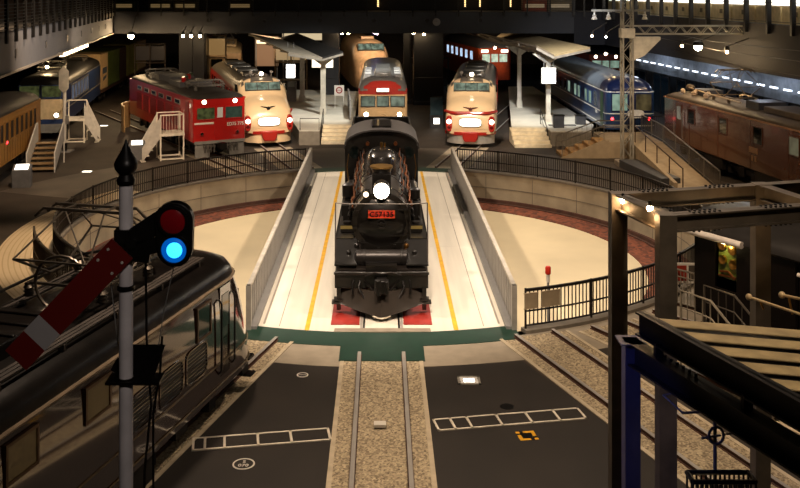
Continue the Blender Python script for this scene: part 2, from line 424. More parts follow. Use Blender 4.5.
curved_fence(R+.1, 90-g, -90+g, 'dark curved iron railing round the right half of the pit', 14)
curved_fence(R+.75, 200, 238, 'short curved railing in front of the pale stepped terrace at left', 4, z0=.012, m=mat('pale_railing', '#40362c', .5, .3))
# notice boards on the right railing, red-topped post in the pit
for x, w, lb in ((4.08, .40, 'small brown notice board on the pit railing beside the barrier end'), (4.66, .58, 'wide brown notice board on the pit railing right of the small one')):
    a = math.asin(x/(R+.1)); 
    o = MB(); o.box(-w/2, w/2, -.015, .015, -.2, .2); o.box(-w/2-.02, w/2+.02, -.02, .02, -.22, -.2); o.box(-w/2-.02, w/2+.02, -.02, .02, .2, .22)
    o = o.build('notice_board', mat('board_brown', '#8f7f66', .6)); tag(o, lb, 'notice board')
    o.location = ((R+.16)*math.sin(a), CY-(R+.16)*math.cos(a), .86); o.rotation_euler = (0,0,a)
t = T('signal_post', 'thin post with a red top standing inside the pit behind the railing', 'post', (4.98, 28.4, -1.4))
MB().cyl((0,0,0), (0,0,2.3), .035).build('pole', greyp, t); MB().lathe([(.12,0),(.12,.04),(.05,.06)], (0,0,0)).build('base', dgrey, t)
MB().lathe([(.06,0),(.085,.03),(.085,.2),(.06,.24)], (0,0,2.28)).build('red_top', mat('signal_red', '#c02a18', .4), t)
MB().cyl((0,0,2.05),(0,0,2.29),.055).build('collar', white, t)
# ---- hall shell
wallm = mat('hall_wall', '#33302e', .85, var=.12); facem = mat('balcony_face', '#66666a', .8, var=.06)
mb = MB(); mb.box(-44.3, 44.3, 122, 122.3, 0, 16); struct('wall_back', mb, mat('back_wall', '#2a2522', .9))
mb = MB(); mb.box(-44.3, -44, -4, 122, 0, 16); struct('wall_left', mb, wallm)
mb = MB(); mb.box(44, 44.3, -4, 122, 0, 16); struct('wall_right', mb, wallm)
mb = MB(); mb.box(-44.3, 44.3, -4.3, -4, 0, 16); struct('wall_front', mb, wallm)
mb = MB(); mb.box(-44.3, 44.3, -4.3, 122.3, 16, 16.3); struct('ceiling', mb, mat('ceiling_dark', '#1a1918', .9))
def wall_strip(pts, z0, z1, th, mb):
    for (ax, ay), (bx, by) in zip(pts[:-1], pts[1:]):
        p, q = Vector((ax,ay,0)), Vector((bx,by,0)); d = (q-p).normalized(); nrm = Vector((d.y,-d.x,0))*th
        poly = [(p.x,p.y),(q.x,q.y),(q.x+nrm.x,q.y+nrm.y),(p.x+nrm.x,p.y+nrm.y)]
        mb.prism(poly, 'z', z0, z1)
    return mb
LB = [(-21.1,74.6), (-13.0,26)]                      # left balcony edge
BB = [(15.2,75), (-21.1,75)]
RB = [(20.6,34), (19.75,44.8), (17.4,74)]
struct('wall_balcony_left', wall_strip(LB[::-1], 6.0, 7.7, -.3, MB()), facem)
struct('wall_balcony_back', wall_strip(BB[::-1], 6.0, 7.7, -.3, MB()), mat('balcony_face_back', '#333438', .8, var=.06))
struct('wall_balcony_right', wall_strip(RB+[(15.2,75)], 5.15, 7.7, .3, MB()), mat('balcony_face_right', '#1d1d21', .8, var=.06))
mb = MB(); mb.prism([(-21.1,75.3),(-13.3,26),(-44,26),(-44,75.3)], 'z', 7.4, 7.66); struct('floor_balcony_left', mb, concrete_dark)
mb = MB(); mb.prism([(-44,75.3),(44,75.3),(44,82),(-44,82)], 'z', 7.4, 7.66); struct('floor_balcony_back', mb, concrete_dark)
mb = MB(); mb.prism([(20.9,34),(20.05,44.8),(17.6,75.3),(44,75.3),(44,34)], 'z', 7.4, 7.66); struct('floor_balcony_right', mb, concrete_dark)
mb = MB(); wall_strip([(-21.1,74.6),(-13.0,26)][::-1], 5.97, 6.06, .08, mb); struct('trim_balcony_left', mb, mat('trim_pale', '#8f877c', .6))
# gallery partitions behind the walkways
mb = MB(); mb.box(-44,44,82,82.3,7.66,16); struct('wall_gallery_back', mb, mat('gallery_back', '#241d18', .9))
mb = MB(); wall_strip([(24.6,34),(23.8,44.8),(21.4,78)], 7.66, 16, .3, mb); struct('wall_gallery_right', mb, mat('gallery_right', '#6b6252', .8))
mb = MB(); wall_strip([(-25.5,78),(-18.3,26)], 7.66, 16, .3, mb); struct('wall_gallery_left', mb, mat('gallery_left', '#4a342a', .9))
# lower right: recessed wall, grey band and lamps
mb = MB(); wall_strip([(25.4,30),(24.2,45),(21.0,80)], 0, 5.2, .3, mb); struct('wall_lower_right', mb, mat('lower_wall', '#1e2226', .5))
mb = MB(); wall_strip([(25.3,30),(24.1,45),(20.9,80)], 3.0, 4.75, .08, mb); struct('trim_lower_right', mb, mat('band_grey', '#868d94', .6, .0))
# ================================================================== STEAM LOCOMOTIVE
def wheel(parent, y, x, r, spokes=0, m=blackm, z=None, name='wheel'):
    mb = MB(); s = 1 if x > 0 else -1; z = r+.015 if z is None else z
    mb.lathe([(r*.86,-.06),(r,-.06),(r,.06),(r*.86,.06),(r*.86,-.06)], (x,y,z), (1,0,0), 28, cap=False)
    mb.lathe([(r+.03,-.075),(r+.03,-.05),(r,-.05)], (x-s*.01,y,z), (s,0,0), 28)
    mb.lathe([(r*.22,-.08),(r*.22,.1)], (x,y,z), (1,0,0), 14)
    if spokes:
        for k in range(spokes):
            a = 2*PI*k/spokes; mb.bar((x,y,z), (x,y+r*.9*math.cos(a),z+r*.9*math.sin(a)), .07, .05, up=(1,0,0))
    else: mb.lathe([(r*.9,-.02),(r*.9,.02)], (x,y,z), (1,0,0), 24)
    return mb.build(name, m, parent)
sl = T('steam_locomotive', 'black steam locomotive with red number plate standing on the turntable', 'locomotive', (0,26.75,.012))
bk = mat('loco_black', '#15120f', .34, .1, var=.3, scale=2.5, coat=.35)
bz = 2.36; fy = 2.0
mb = MB()          # boiler barrel and smokebox
mb.lathe([(.86,fy),(.86,fy+1.9),(.80,fy+1.92),(.80,fy+5.2),(.84,fy+5.3),(.84,fy+9.4)], (0,0,bz), (0,1,0), 40)
bo = mb.build('boiler', mat('boiler_black', '#2a2622', .3, .3, var=.25, scale=2, coat=.3), sl)
mb = MB()
for y in (fy+1.0, fy+2.0, fy+3.3, fy+4.6, fy+6.2): mb = MB(); mb.lathe([(.845 if y < fy+2 or y > fy+5 else .81,y),(.875 if y < fy+2 else .85 if y>fy+5 else .82,y),(.875 if y < fy+2 else .85 if y>fy+5 else .82,y+.07)], (0,0,bz), (0,1,0), 40); mb.build('boiler_band', steel_dark, bo)
mb = MB(); mb.lathe([(.90,.0),(.90,.12),(.86,.14)], (0,fy-.08,bz), (0,1,0), 40)
mb.lathe([(0.02,-.2),(.3,-.18),(.6,-.1),(.74,.0),(.74,.05)], (0,fy-.08,bz), (0,1,0), 36)
sd = mb.build('smokebox_door', bk, sl)
mb = MB()
for z in (-.38,.38): mb.bar((.15,fy-.2,bz+z), (.84,fy-.1,bz+z), .07, .05)
mb.cyl((.84,fy-.14,bz-.5),(.84,fy-.14,bz+.5),.04); mb.build('hinge', bk, sd)
mb = MB(); mb.tube([(.13*math.cos(a), fy-.34, bz+.02+.13*math.sin(a)) for a in [2*PI*k/16 for k in range(17)]], .016, 6, cap=False)
mb.bar((-.13,fy-.34,bz+.02),(.13,fy-.34,bz+.02),.03); mb.cyl((0,fy-.36,bz+.02),(0,fy-.25,bz+.02),.035); mb.build('door_handwheel', steel_dark, sd)
for k in range(10):
    a = 2*PI*k/10+.2; mb = MB(); mb.cb((.8*math.cos(a), fy-.12, bz+.8*math.sin(a)), (.07,.08,.07)); mb.build('clamp', bk, sd)
mb = MB(); mb.box(-.41,.41,fy-.33,fy-.29,bz+.17,bz+.41); np_ = mb.build('number_plate', mat('plate_red', '#e2402a', .5, var=.05), sl)
mb = MB()
for b in ((-.41,.41,.395,.41),(-.41,.41,.17,.185),(-.41,-.395,.17,.41),(.395,.41,.17,.41)): mb.box(b[0],b[1],fy-.335,fy-.32,bz+b[2],bz+b[3])
mb.build('plate_rim', brass, np_)
text('lettering', 'C57135', .215, mat('plate_letter', '#240604', .5), np_, (0,fy-.338,bz+.29), sx=1.05)
mb = MB(); mb.lathe([(.24,.0),(.25,.03),(.25,.5),(.18,.58)], (0,fy-.36,bz+1.0), (0,1,0), 24, cap=True); mb.cb((0,fy+.05,bz+.8),(.3,.5,.2))
hl = mb.build('headlight', bk, sl)
mb = MB(); mb.lathe([(.2,-.03),(.21,0),(.235,.01)], (0,fy-.37,bz+1.0), (0,1,0), 24); mb.build('lens', glow('loco_headlight', '#fff0d2', 12), hl)
mb = MB(); mb.lathe([(.12,0),(.13,.02),(.13,.22),(.08,.28)], (-.47,fy-.1,bz+.84), (0,1,0), 18); mb.bar((-.47,fy+.05,bz+.7),(-.47,fy+.05,bz+.8),.08)
h2 = mb.build('marker_lamp', bk, sl); mb = MB(); mb.lathe([(.06,-.01),(.085,.0)], (-.47,fy-.1,bz+.84), (0,1,0), 16); mb.build('lens', glow('marker_glow', '#ffe6b8', 2.0), h2)
# chimney, feedwater box, dome
mb = MB(); mb.lathe([(.36,.0),(.28,.12),(.27,.5),(.33,.66),(.34,.72),(.25,.72),(.24,.5)], (0,fy+1.05,bz+.76), (0,0,1), 28, cap=False); mb.box(-.29,.29,fy+.62,fy+.95,bz+.7,bz+1.3)
ch = mb.build('chimney', bk, sl); mb = MB(); mb.lathe([(.35,.68),(.36,.70),(.35,.74),(.26,.74)], (0,fy+1.05,bz+.76), (0,0,1), 28); mb.build('chimney_rim', mat('rim_bronze', '#8a6a3a', .4, .8), ch)
def rr(w, h, n=28, e=3):     # rounded rectangle ring
    o = []
    for k in range(n):
        a = 2*PI*k/n; c, s_ = math.cos(a), math.sin(a)
        o.append((w*math.copysign(abs(c)**(2/e), c), h*math.copysign(abs(s_)**(2/e), s_)))
    return o
mb = MB(); cy = fy+4.3
rings = []
for z, sc in ((.55,1.06),(.8,1.0),(1.15,.98),(1.33,.9),(1.43,.7),(1.46,.35),(1.465,.03)):
    rings.append([(x*sc, cy+y*(sc if sc > .5 else sc), bz+z) for x, y in rr(.5, .95, 36, 2.5)])
mb.loft(rings); dm = mb.build('steam_dome', mat('dome_black', '#2a2725', .22, .35, coat=.6), sl)
mb = MB(); mb.cyl((0,cy+.6,bz+1.4),(0,cy+.6,bz+1.62),.05); mb.cyl((.12,cy+.7,bz+1.4),(.12,cy+.7,bz+1.58),.035); mb.build('safety_valve', brass, dm)
mb = MB(); mb.lathe([(.1,0),(.1,.1),(.06,.16)], (0,cy-.95,bz+.86), (0,-1,0)); mb.build('sand_cap', bk, dm)
# running boards, steps, tanks
for s in (-1, 1):
    mb = MB(); mb.box(s*.86-.0 if s>0 else -1.42, 1.42 if s>0 else -.86, fy+.3, fy+9.2, 1.72, 1.78)
    mb.box(s*1.40-.02, s*1.40+.02, fy+.3, fy+9.2, 1.58, 1.78)
    rbd = mb.build('running_board', bk, sl)
    mb = MB(); mb.prism([(fy-.9,1.28),(fy+.35,1.74),(fy+.35,1.78),(fy-.9,1.32)], 'x', s*1.38, s*.72); mb.build('front_step_plate', bk, rbd)
    mb = MB(); mb.lathe([(.3,0),(.36,.03),(.36,1.25),(.3,1.28)], (s*1.07,fy+.55,.92), (0,1,0), 24); mb.box(s*1.07-.3,s*1.07+.3,fy+.6,fy+1.75,1.2,1.66)
    cyl = mb.build('cylinder', bk, sl)
    mb = MB(); mb.lathe([(.2,0),(.2,.2),(.08,.25)], (s*1.05,fy+.35,1.45), (0,1,0), 18); mb.cyl((s*1.07,fy+.25,.92),(s*1.07,fy+.6,.92),.09); mb.build('valve_chest', bk, cyl)
    mb = MB(); mb.box(s*1.08-.2,s*1.08+.2,fy+.95,fy+1.3,1.8,2.02); mb.lathe([(.13,0),(.13,.1)],(s*1.08,fy+1.12,2.0)); lub = mb.build('lubricator', bk, sl)
    mb = MB(); mb.box(s*1.08-.2,s*1.08+.2,fy+.94,fy+.955,1.9,2.0); mb.build('brass_plate', mat('gold_plate', '#b6a060', .4, .6), lub)
    mb = MB(); mb.lathe([(.05,0),(.2,.05),(.2,1.9),(.05,1.95)], (s*1.14,fy+5.2,2.02), (0,1,0), 18); mb.build('air_reservoir', bk, sl)
    if s < 0:
        mb = MB(); mb.lathe([(.17,0),(.2,.03),(.2,.45),(.13,.5),(.13,.62),(.2,.66),(.2,1.05),(.1,1.1)], (-1.12,fy+3.2,1.78), (0,0,1), 18); mb.build('air_pump', blackm, sl)
        mb = MB(); mb.box(-1.3,-.95,fy+2.2,fy+2.8,1.78,2.35); mb.build('water_pump', bk, sl)
    else:
        mb = MB(); mb.lathe([(.16,0),(.2,.03),(.2,.6),(.1,.66),(.18,.72),(.18,1.0),(.1,1.05)], (1.1,fy+2.7,1.78), (0,0,1), 18); mb.build('feed_pump', blackm, sl)
        mb = MB(); mb.box(.98,1.32,fy+3.4,fy+4.1,1.78,2.3); mb.build('oil_box', bk, sl)
    # pipes along the boiler
    for k, (px, pz, r_, m_) in enumerate([(.93,2.55,.03,copper),(1.0,2.42,.022,steel_dark),(.9,2.75,.025,copper),(.8,2.95,.022,steel_dark),(1.02,2.2,.03,blackm),(.7,3.08,.018,copper),(1.25,1.95,.025,steel_dark)]):
        pts = []
        for j in range(15):
            y = fy+1.2+j*.58; w = .05*math.sin(j*1.7+k*2+s)
            pts.append((s*(px+w*.6), y, pz+w))
        pts.append((s*px, fy+9.4, pz)); MB().tube(pts, r_, 6).build('pipe', m_, sl)
    for j in range(6):
        y = fy+1.6+j*1.25+.2*s; pts = [(s*(.62+.02*j), y, bz+.6), (s*.86, y+.05, bz+.35), (s*1.0, y, bz+.0), (s*1.06, y, 1.8)]
        MB().tube(pts, .03, 6).build('pipe', copper if j % 2 else steel_dark, sl)
    mb = MB(); mb.tube([(s*.55,fy+.2,bz+.78),(s*.7,fy+1,bz+.72),(s*.72,fy+9,bz+.72)], .02, 6)
    for j in range(6): mb.cyl((s*.6,fy+.8+j*1.5,bz+.6),(s*.72,fy+.8+j*1.5,bz+.72),.018,6)
    mb.build('boiler_handrail', steel_dark, sl)
    mb = MB(); mb.tube([(s*1.36,fy-.75,1.3),(s*1.36,fy-.75,2.0),(s*1.36,fy-.6,3.06)], .02, 6); mb.build('stanchion', mat('stanchion_grey', '#77706a', .4, .6), sl)
    # wheels
    for y, r_, sp in ((2.0,.43,0),(3.9,.43,0)): wheel(sl, y, s*.56, r_, sp)
    for y in (5.6,7.55,9.5): wheel(sl, y, s*.57, .875, 14, name='driving_wheel')
    wheel(sl, 11.5, s*.56, .43, 0)
    mb = MB(); mb.bar((s*.75,5.6,.65),(s*.75,9.5,.65),.07,.13); mb.build('side_rod', steel, sl)
    mb = MB(); mb.bar((s*.88,fy+1.9,.92),(s*.82,7.55,.68),.07,.14); mb.bar((s*.95,fy+1.7,1.15),(s*.95,6.3,1.25),.06,.1); mb.build('main_rod', steel, sl)
mb = MB(); mb.tube([(-1.36,fy-.6,3.06),(-.95,fy-.62,3.03),(.95,fy-.62,3.03),(1.36,fy-.6,3.06)], .018, 6); mb.build('front_handrail', MATS['stanchion_grey'], sl)
mb = MB(); mb.box(-.5,.5,2.4,11.6,.75,1.5); mb.box(-.45,.45,.9,2.6,.95,1.35); mb.box(-.62,.62,fy-.1,fy+1.9,1.2,1.75); mb.build('frame', bk, sl)
# front: buffer beam, feedwater heater, plough, coupler
mb = MB(); mb.box(-1.36,1.36,.78,.95,.72,1.16); mb.box(-1.36,1.36,.95,1.5,1.1,1.16); mb.box(-1.38,1.38,.72,.8,1.12,1.2)
bb = mb.build('buffer_beam', bk, sl, bevel=.015)
mb = MB(); mb.box(-1.3,1.3,1.0,1.9,1.16,1.2); mb.prism([(1.05,1.2),(1.9,1.5),(1.95,1.78),(1.9,1.2)], 'x', -.75, .75); mb.build('front_deck', mat('deck_iron', '#231d19', .4, .4), sl)
mb = MB(); mb.lathe([(.1,0),(.22,.06),(.225,.1),(.225,1.5),(.22,1.54),(.1,1.6)], (-.8,1.35,1.46), (1,0,0), 28); hh = mb.build('feedwater_heater', mat('heater_iron', '#2b2725', .35, .5), sl)
mb = MB()
for x in (-.55,.55): mb.lathe([(.227,0),(.235,.01),(.235,.07),(.227,.08)], (x,1.35,1.46), (1,0,0), 24, cap=False)
mb.build('heater_strap', steel_dark, hh)
for s in (-1,1):
    mb = MB(); mb.box(s*.98-.15,s*.98+.15,1.5,1.75,1.2,1.45); mb.lathe([(.07,0),(.07,.12),(.03,.16)],(s*.98,1.6,1.45)); mb.build('oil_cup', bk, sl)
    mb = MB(); mb.cyl((s*.75,1.9,1.3),(s*.75,1.9,1.62),.06); mb.ball((s*.75,1.9,1.66),.08); mb.build('brass_cup' if s>0 else 'cap', mat('dull_brass','#6b4a22',.4,.7) if s>0 else bk, sl)
    mb = MB(); mb.box(s*1.24-.06,s*1.24+.06,.75,.95,.1,.75); mb.box(s*1.24-.14,s*1.24+.14,.7,1.0,.38,.42); mb.box(s*1.3-.14,s*1.3+.14,.66,.98,.30,.34); mb.build('step_iron', bk, sl)
    mb = MB(); mb.bar((s*.5,.76,.95),(s*.1,.5,.6),.05); mb.tube([(s*.62,.76,.95),(s*.66,.62,.8),(s*.5,.55,.5),(s*.3,.5,.42)],.035,8); mb.tube([(s*.8,.76,.98),(s*.84,.66,.85),(s*.82,.6,.6)],.03,8); mb.build('brake_hose', blackm, bb)
mb = MB(); mb.box(-.14,.14,.4,.8,.78,1.06); mb.box(-.2,.2,.18,.44,.74,1.1); mb.cyl((-.1,.22,.7),(-.1,.22,1.14),.1); mb.cyl((.14,.2,.74),(.14,.2,1.1),.07)
mb.build('coupler', blackm, sl, bevel=.02)
mb = MB(); mb.tube([(-.5,.74,1.08),(-.2,.66,1.22),(.0,.6,1.2),(.3,.66,1.22),(.6,.74,1.1)], .018, 6); mb.build('coupler_lever', steel_dark, bb)
rings = []          # pointed plough
for x in [-1.22+.122*k for k in range(21)]:
    yb = .05+abs(x)*.5; rings.append([(x,yb,.12+.2*(abs(x)/1.2)**1.5),(x,yb+.16,.4),(x,yb+.34,.72),(x,yb+.4,.72),(x,yb+.22,.36),(x,yb+.06,.10+.2*(abs(x)/1.2)**1.5)])
MB().loft(rings, smooth=False).build('snow_plough', mat('plough_iron', '#2b231b', .45, .2), sl)
mb = MB(); mb.tube([(-.26,.2,.12),(-.12,.08,.1),(0,.03,.1),(.12,.08,.1),(.26,.2,.12)], .022, 6); mb.build('plough_edge', mat('worn_edge', '#b5aa95', .4, .4), sl)
# cab
def arch(w, zs, zr, n=14, e=2.3):
    o = []
    for k in range(n+1):
        a = PI*k/n; c, s_ = math.cos(a), math.sin(a)
        o.append((w*math.copysign(abs(c)**(2/e), c), zs+(zr-zs)*abs(s_)**(2/e)))
    return o
cy0, cy1 = fy+8.9, fy+11.6
mb = MB(); mb.loft([[(x,y,z) for x, z in [(1.42,1.55)]+arch(1.42,3.15,3.78)+[(-1.42,1.55)]] for y in (cy0,cy0+.06)]); mb.loft([[(x,y,z) for x, z in [(1.42,1.55)]+arch(1.42,3.15,3.78)+[(-1.42,1.55)]] for y in (cy1-.06,cy1)])
for s in (-1,1): mb.box(s*1.42-.03,s*1.42+.03,cy0,cy1,1.2,3.2)
cab = mb.build('cab', bk, sl)
mb = MB(); o_ = arch(1.5,3.12,3.86); i_ = arch(1.45,3.08,3.80); rings = [[(x,y,z) for x,z in o_+i_[::-1]] for y in (cy0-.12, cy1+.35)]
cr = MB().loft(rings).build('cab_roof', mat('roof_grey_black', '#3a3634', .5, .2), sl)
mb = MB(); mb.box(-.38,.38,cy0+.5,cy1-.3,3.84,3.93); mb.build('roof_ventilator', bk, cr)
for s in (-1,1):
    mb = MB(); mb.lathe([(.24,0),(.24,.03),(.2,.03),(.2,.01)], (s*1.05,cy0-.03,2.95), (0,-1,0), 20, cap=False); mb.lathe([(.01,0),(.2,.012)], (s*1.05,cy0-.01,2.95), (0,-1,0), 20)
    mb.build('front_window', [glassd], cab)
    mb = MB(); mb.box(s*1.455-.012,s*1.455+.012,cy0+.5,cy0+1.7,2.3,2.95); mb.build('side_window', glassd, cab)
    mb = MB(); mb.tube([(s*1.3,cy0-.1,1.8),(s*1.36,cy0-.15,2.4),(s*1.3,cy0-.1,2.9)], .018, 6); mb.build('handrail', brass, cab)
    mb = MB(); mb.tube([(s*.55,cy0-.3,3.32),(s*.55,cy0-.05,3.32)],.07,10); mb.build('whistle', copper, cab)
# tender
ty = cy1+.45; td = MB(); td.box(-1.36,1.36,ty,ty+6.6,1.15,2.75)
for s in (-1,1): td.box(s*1.3-.04,s*1.3+.04,ty+.2,ty+4.6,2.75,3.35)
td.box(-1.3,1.3,ty+.2,ty+.28,2.75,3.35); td.box(-1.3,1.3,ty+4.5,ty+4.6,2.75,3.35)
tn = td.build('tender', bk, sl, bevel=.03)
mb = MB(); mb.ball((0,ty+2.4,2.75),1,16,sc=(1.2,2.1,.75)); mb.build('coal', ballast_mat('coal', '#050505', '#1c1a18', 5), tn)
mb = MB(); mb.box(-1.2,1.2,ty+.1,ty+6.5,.8,1.15); mb.build('tender_frame', blackm, tn)
mb = MB(); mb.lathe([(.35,0),(.35,.15)],(0,ty+5.5,2.75)); mb.build('water_hatch', bk, tn)
for y in (ty+.9,ty+2.5,ty+4.2,ty+5.8):
    for s in (-1,1): wheel(tn, y, s*.56, .43)

# ================================================================== RAIL VEHICLES
def bogie(parent, y, wb=2.3, r=.43, w=1.1, m=None):
    m = m or steel_dark; o = MB()
    for s in (-1,1): o.box(s*.95-.07,s*.95+.07,y-wb/2-.5,y+wb/2+.5,.42,.68); o.box(s*.95-.12,s*.95+.12,y-.25,y+.25,.3,.8)
    for q in (-wb/2,wb/2):
        for s in (-1,1): o.box(s*1.02-.1,s*1.02+.1,y+q-.16,y+q+.16,.28,.6)
    o.box(-.9,.9,y-.2,y+.2,.4,.75); b = o.build('bogie', m, parent)
    for q in (-wb/2,wb/2):
        for s in (-1,1): wheel(b, y+q, s*.56, r, m=steel_dark)
    return b
def panto(parent, y, z, raised=.9, m=None, w=1.0, hoop=False):
    m = m or mat('pantograph_grey', '#77736c', .4, .6); o = MB()
    for s in (-1,1):
        o.tube([(s*.75,y-.9,z+.25),(s*.75,y+.9,z+.25)],.03,6)
        for q in (-.8,.8): o.lathe([(.07,0),(.11,.03),(.07,.06),(.11,.1),(.07,.13),(.11,.17),(.06,.22)],(s*.75,y+q,z),n=10)
    for q in (-.8,.8): o.tube([(-.75,y+q,z+.25),(.75,y+q,z+.25)],.03,6)
    p = o.build('pantograph_base', m, parent)
    h = raised
    for q in (-1,1):
        o = MB(); k = y+q*1.25
        for s in (-1,1): o.tube([(s*.7,y+q*.25,z+.28),(s*.75,k,z+.25+h*.45)],.025,6); o.tube([(s*.75,k,z+.25+h*.45),(s*.42,y+q*.18,z+.25+h)],.018,6)
        o.tube([(-.75,k,z+.25+h*.45),(.75,k,z+.25+h*.45)],.02,6); o.tube([(-.7,k,z+.25+h*.45),(.42,y+q*.18,z+.25+h)],.014,6)
        o.build('pantograph_arm', m, parent)
    o = MB()
    for q in (-.2,.2): o.tube([(-w,y+q,z+.1+h),(-w*.82,y+q,z+.26+h),(w*.82,y+q,z+.26+h),(w,y+q,z+.1+h)],.03,6)
    for s in (-.42,.42): o.tube([(s,y-.2,z+.26+h),(s,y+.2,z+.26+h)],.025,6)
    o.build('pantograph_head', m, parent)
def win(parent, x, y0, y1, z0, z1, glass, frame, t=.05, name='window'):
    """window in a side wall at x (sign gives the side)"""
    s = 1 if x > 0 else -1; o = MB()
    a, b = sorted((x-s*.03, x+s*.03))
    for q in ((y0-t,y0,z0-t,z1+t),(y1,y1+t,z0-t,z1+t),(y0,y1,z0-t,z0),(y0,y1,z1,z1+t)): o.box(a,b,q[0],q[1],q[2],q[3])
    f = o.build(name, frame, parent); o = MB(); a, b = sorted((x-s*.03, x+s*.012)); o.box(a,b,y0,y1,z0,z1); o.build('pane', glass, f)
    return f
def fwin(parent, y, x0, x1, z0, z1, glass, frame, t=.05, name='windshield', M=None):
    o = MB()
    for q in ((x0-t,x0,z0-t,z1+t),(x1,x1+t,z0-t,z1+t),(x0,x1,z0-t,z0),(x0,x1,z1,z1+t)): o.box(q[0],q[1],y-.03,y+.06,q[2],q[3],0,M)
    f = o.build(name, frame, parent); o = MB(); o.box(x0,x1,y-.012,y+.05,z0,z1,0,M); o.build('pane', glass, f); return f
def rbox(w, y0, y1, z0, z1, r=.25, n=5):
    """plan outline with rounded corners -> rings from z0 to z1"""
    o = []
    for cx, cy, a0 in ((w-r,y0+r,-90),(w-r,y1-r,0),(-w+r,y1-r,90),(-w+r,y0+r,180)):
        for k in range(n+1):
            a = rad(a0+90*k/n); o.append((cx+r*math.cos(a), cy+r*math.sin(a)))
    return o
def body(parent, w, L, z0, z1, mats, fn=None, zs=(), r=.25, name='body'):
    zz = sorted([z0,z1]+list(zs)); pl = rbox(w,0,L,z0,z1,r)
    return MB().loft([[(x,y,z) for x,y in pl] for z in zz], fn=fn).build(name, mats, parent)
def roof(parent, w, L, zs, zr, m, r=.25, front=.5, e=2.4, name='roof'):
    rings = []
    for y, sw, sh in ((0.0,.9,.15),(front*.25,.96,.55),(front*.6,.99,.85),(front,1,1),(L-front,1,1),(L-front*.25,.96,.6),(L,.9,.15)):
        rings.append([(x*sw, y, zs+(z-zs)*sh) for x, z in arch(w,zs,zr,16,e)]+[(-w*sw,y,zs-.02),(w*sw,y,zs-.02)])
    return MB().loft(rings).build(name, m, parent)
def lightlens(parent, x, y, z, r, m, housing, d=(0,-1,0), name='headlight'):
    o = MB(); o.lathe([(r*1.25,-.06),(r*1.25,.05),(r,.06),(r*.95,.02)], (x,y,z), d, 20, cap=False); h = o.build(name, housing, parent)
    o = MB(); o.lathe([(r,.0),(r*.9,.03),(r*.4,.055),(.005,.06)], (x,y,z), d, 18); o.build('lens', m, h); return h
def place(name, label, a, r, cat='train', rz=None):
    p = radial(a, r); return T(name, label, cat, (p.x,p.y,.1), 180+a if rz is None else rz)

# ---- red electric locomotive
L = 14.3; v = place('electric_locomotive', 'red box shaped electric locomotive with a small white stairway beside it', 180+31, 17.4, 'locomotive', 28.3)
rd_ = mat('loco_red', '#a01613', .28, coat=.5, var=.06); dr = mat('loco_red_dark', '#7a1512', .4, var=.08)
v.scale = (1.07,1.02,1.0); body(v, 1.4, L, .95, 3.3, rd_, r=.12); roof(v, 1.4, L, 3.3, 3.62, mat('loco_roof_grey', '#24211d', .55), front=.6)
o = MB(); o.box(-1.42,1.42,.02,L-.02,3.26,3.33); o.build('roof_gutter', rd_, v)
for k in range(6):
    y = 2.3+k*1.7; o = MB(); o.box(-1.425,-1.40,y,y+1.35,1.55,2.6); 
    for j in range(9): o.box(-1.44,-1.42,y+.05,y+1.3,1.6+j*.11,1.64+j*.11)
    o.build('louvre_panel', dr, v)
    win(v, -1.4, y+.2, y+1.15, 2.82, 3.02, glassd, mat('alu_trim','#a9a49c',.35,.7))
    win(v, 1.4, y+.2, y+1.15, 2.82, 3.02, glassd, MATS['alu_trim'])
o = MB(); o.box(-1.43,-1.40,.75,1.35,1.0,3.1); d_ = o.build('cab_door', dr, v); o = MB(); o.tube([(-1.47,1.42,1.3),(-1.5,1.42,1.5),(-1.5,1.42,2.4),(-1.47,1.42,2.6)],.018,6); o.build('door_handrail', white, d_)
fwin(v, -.02, -1.22, -.28, 2.2, 2.82, lit_green, rd_); fwin(v, -.02, .3, 1.22, 2.2, 2.82, glow('lit_cab_dim','#6f8f78',.12,'#182018',.6), rd_); fwin(v, -.02, -.14, .16, 2.25, 2.82, glow('lit_cab_dim2','#6f8f78',.12), rd_)
o = MB(); o.box(-.28,.3,-.03,.02,1.0,2.9); o.build('front_door', rd_, v)
for s in (-1,1): lightlens(v, s*.83, .02, 3.14, .12, glow('headlamp', '#fff0cc', 14), rd_)
o = MB(); o.box(-1.35,-.32,-.025,.02,1.92,2.02); o.build('white_band', white, v)
text('lettering', 'ED75 775', .27, white, v, (.84,-.03,1.85), sx=.85)
text('lettering', 'ED75', .18, white, v, (-1.44,6.5,1.4), (PI/2,0,-PI/2)); 
for s in (-1,1): lightlens(v, s*.95, -.01, 1.4, .09, glassd, rd_, name='tail_light')
o = MB(); o.box(-1.35,1.35,-.1,.1,.85,1.0); o.box(-1.3,-.55,-.02,.1,.1,.86); o.box(.55,1.3,-.02,.1,.1,.86); o.build('skirt', mat('skirt_grey','#7b7974',.5), v)
o = MB(); o.box(-.15,.15,-.55,0,.62,.9); o.cb((0,-.55,.75),(.34,.25,.36)); o.build('coupler', blackm, v)
for s in (-1,1):
    o = MB()
    for k in range(4): o.tube([(s*(.35+.17*k),-.06,.82),(s*(.35+.17*k),-.2,.7),(s*(.36+.17*k),-.22,.4)],.035,8); o.lathe([(.07,0),(.09,.05)],(s*(.35+.17*k),-.1,.72),(0,-1,0),10)
    o.build('brake_hose', mat('hose_grey','#57534e',.5,.4), v)
for y in (3,L-3): bogie(v, y, 2.5, .55)
o = MB(); o.box(-1.2,1.2,5,9.3,.35,.95); o.build('underframe_box', steel_dark, v)
panto(v, 2.6, 3.58, .25); panto(v, 11.6, 3.58, .25)
o = MB(); o.box(-.9,.9,4.2,6.6,3.55,3.85); o.box(-.7,.7,7,9.6,3.55,3.95); o.build('roof_equipment', dgrey, v)
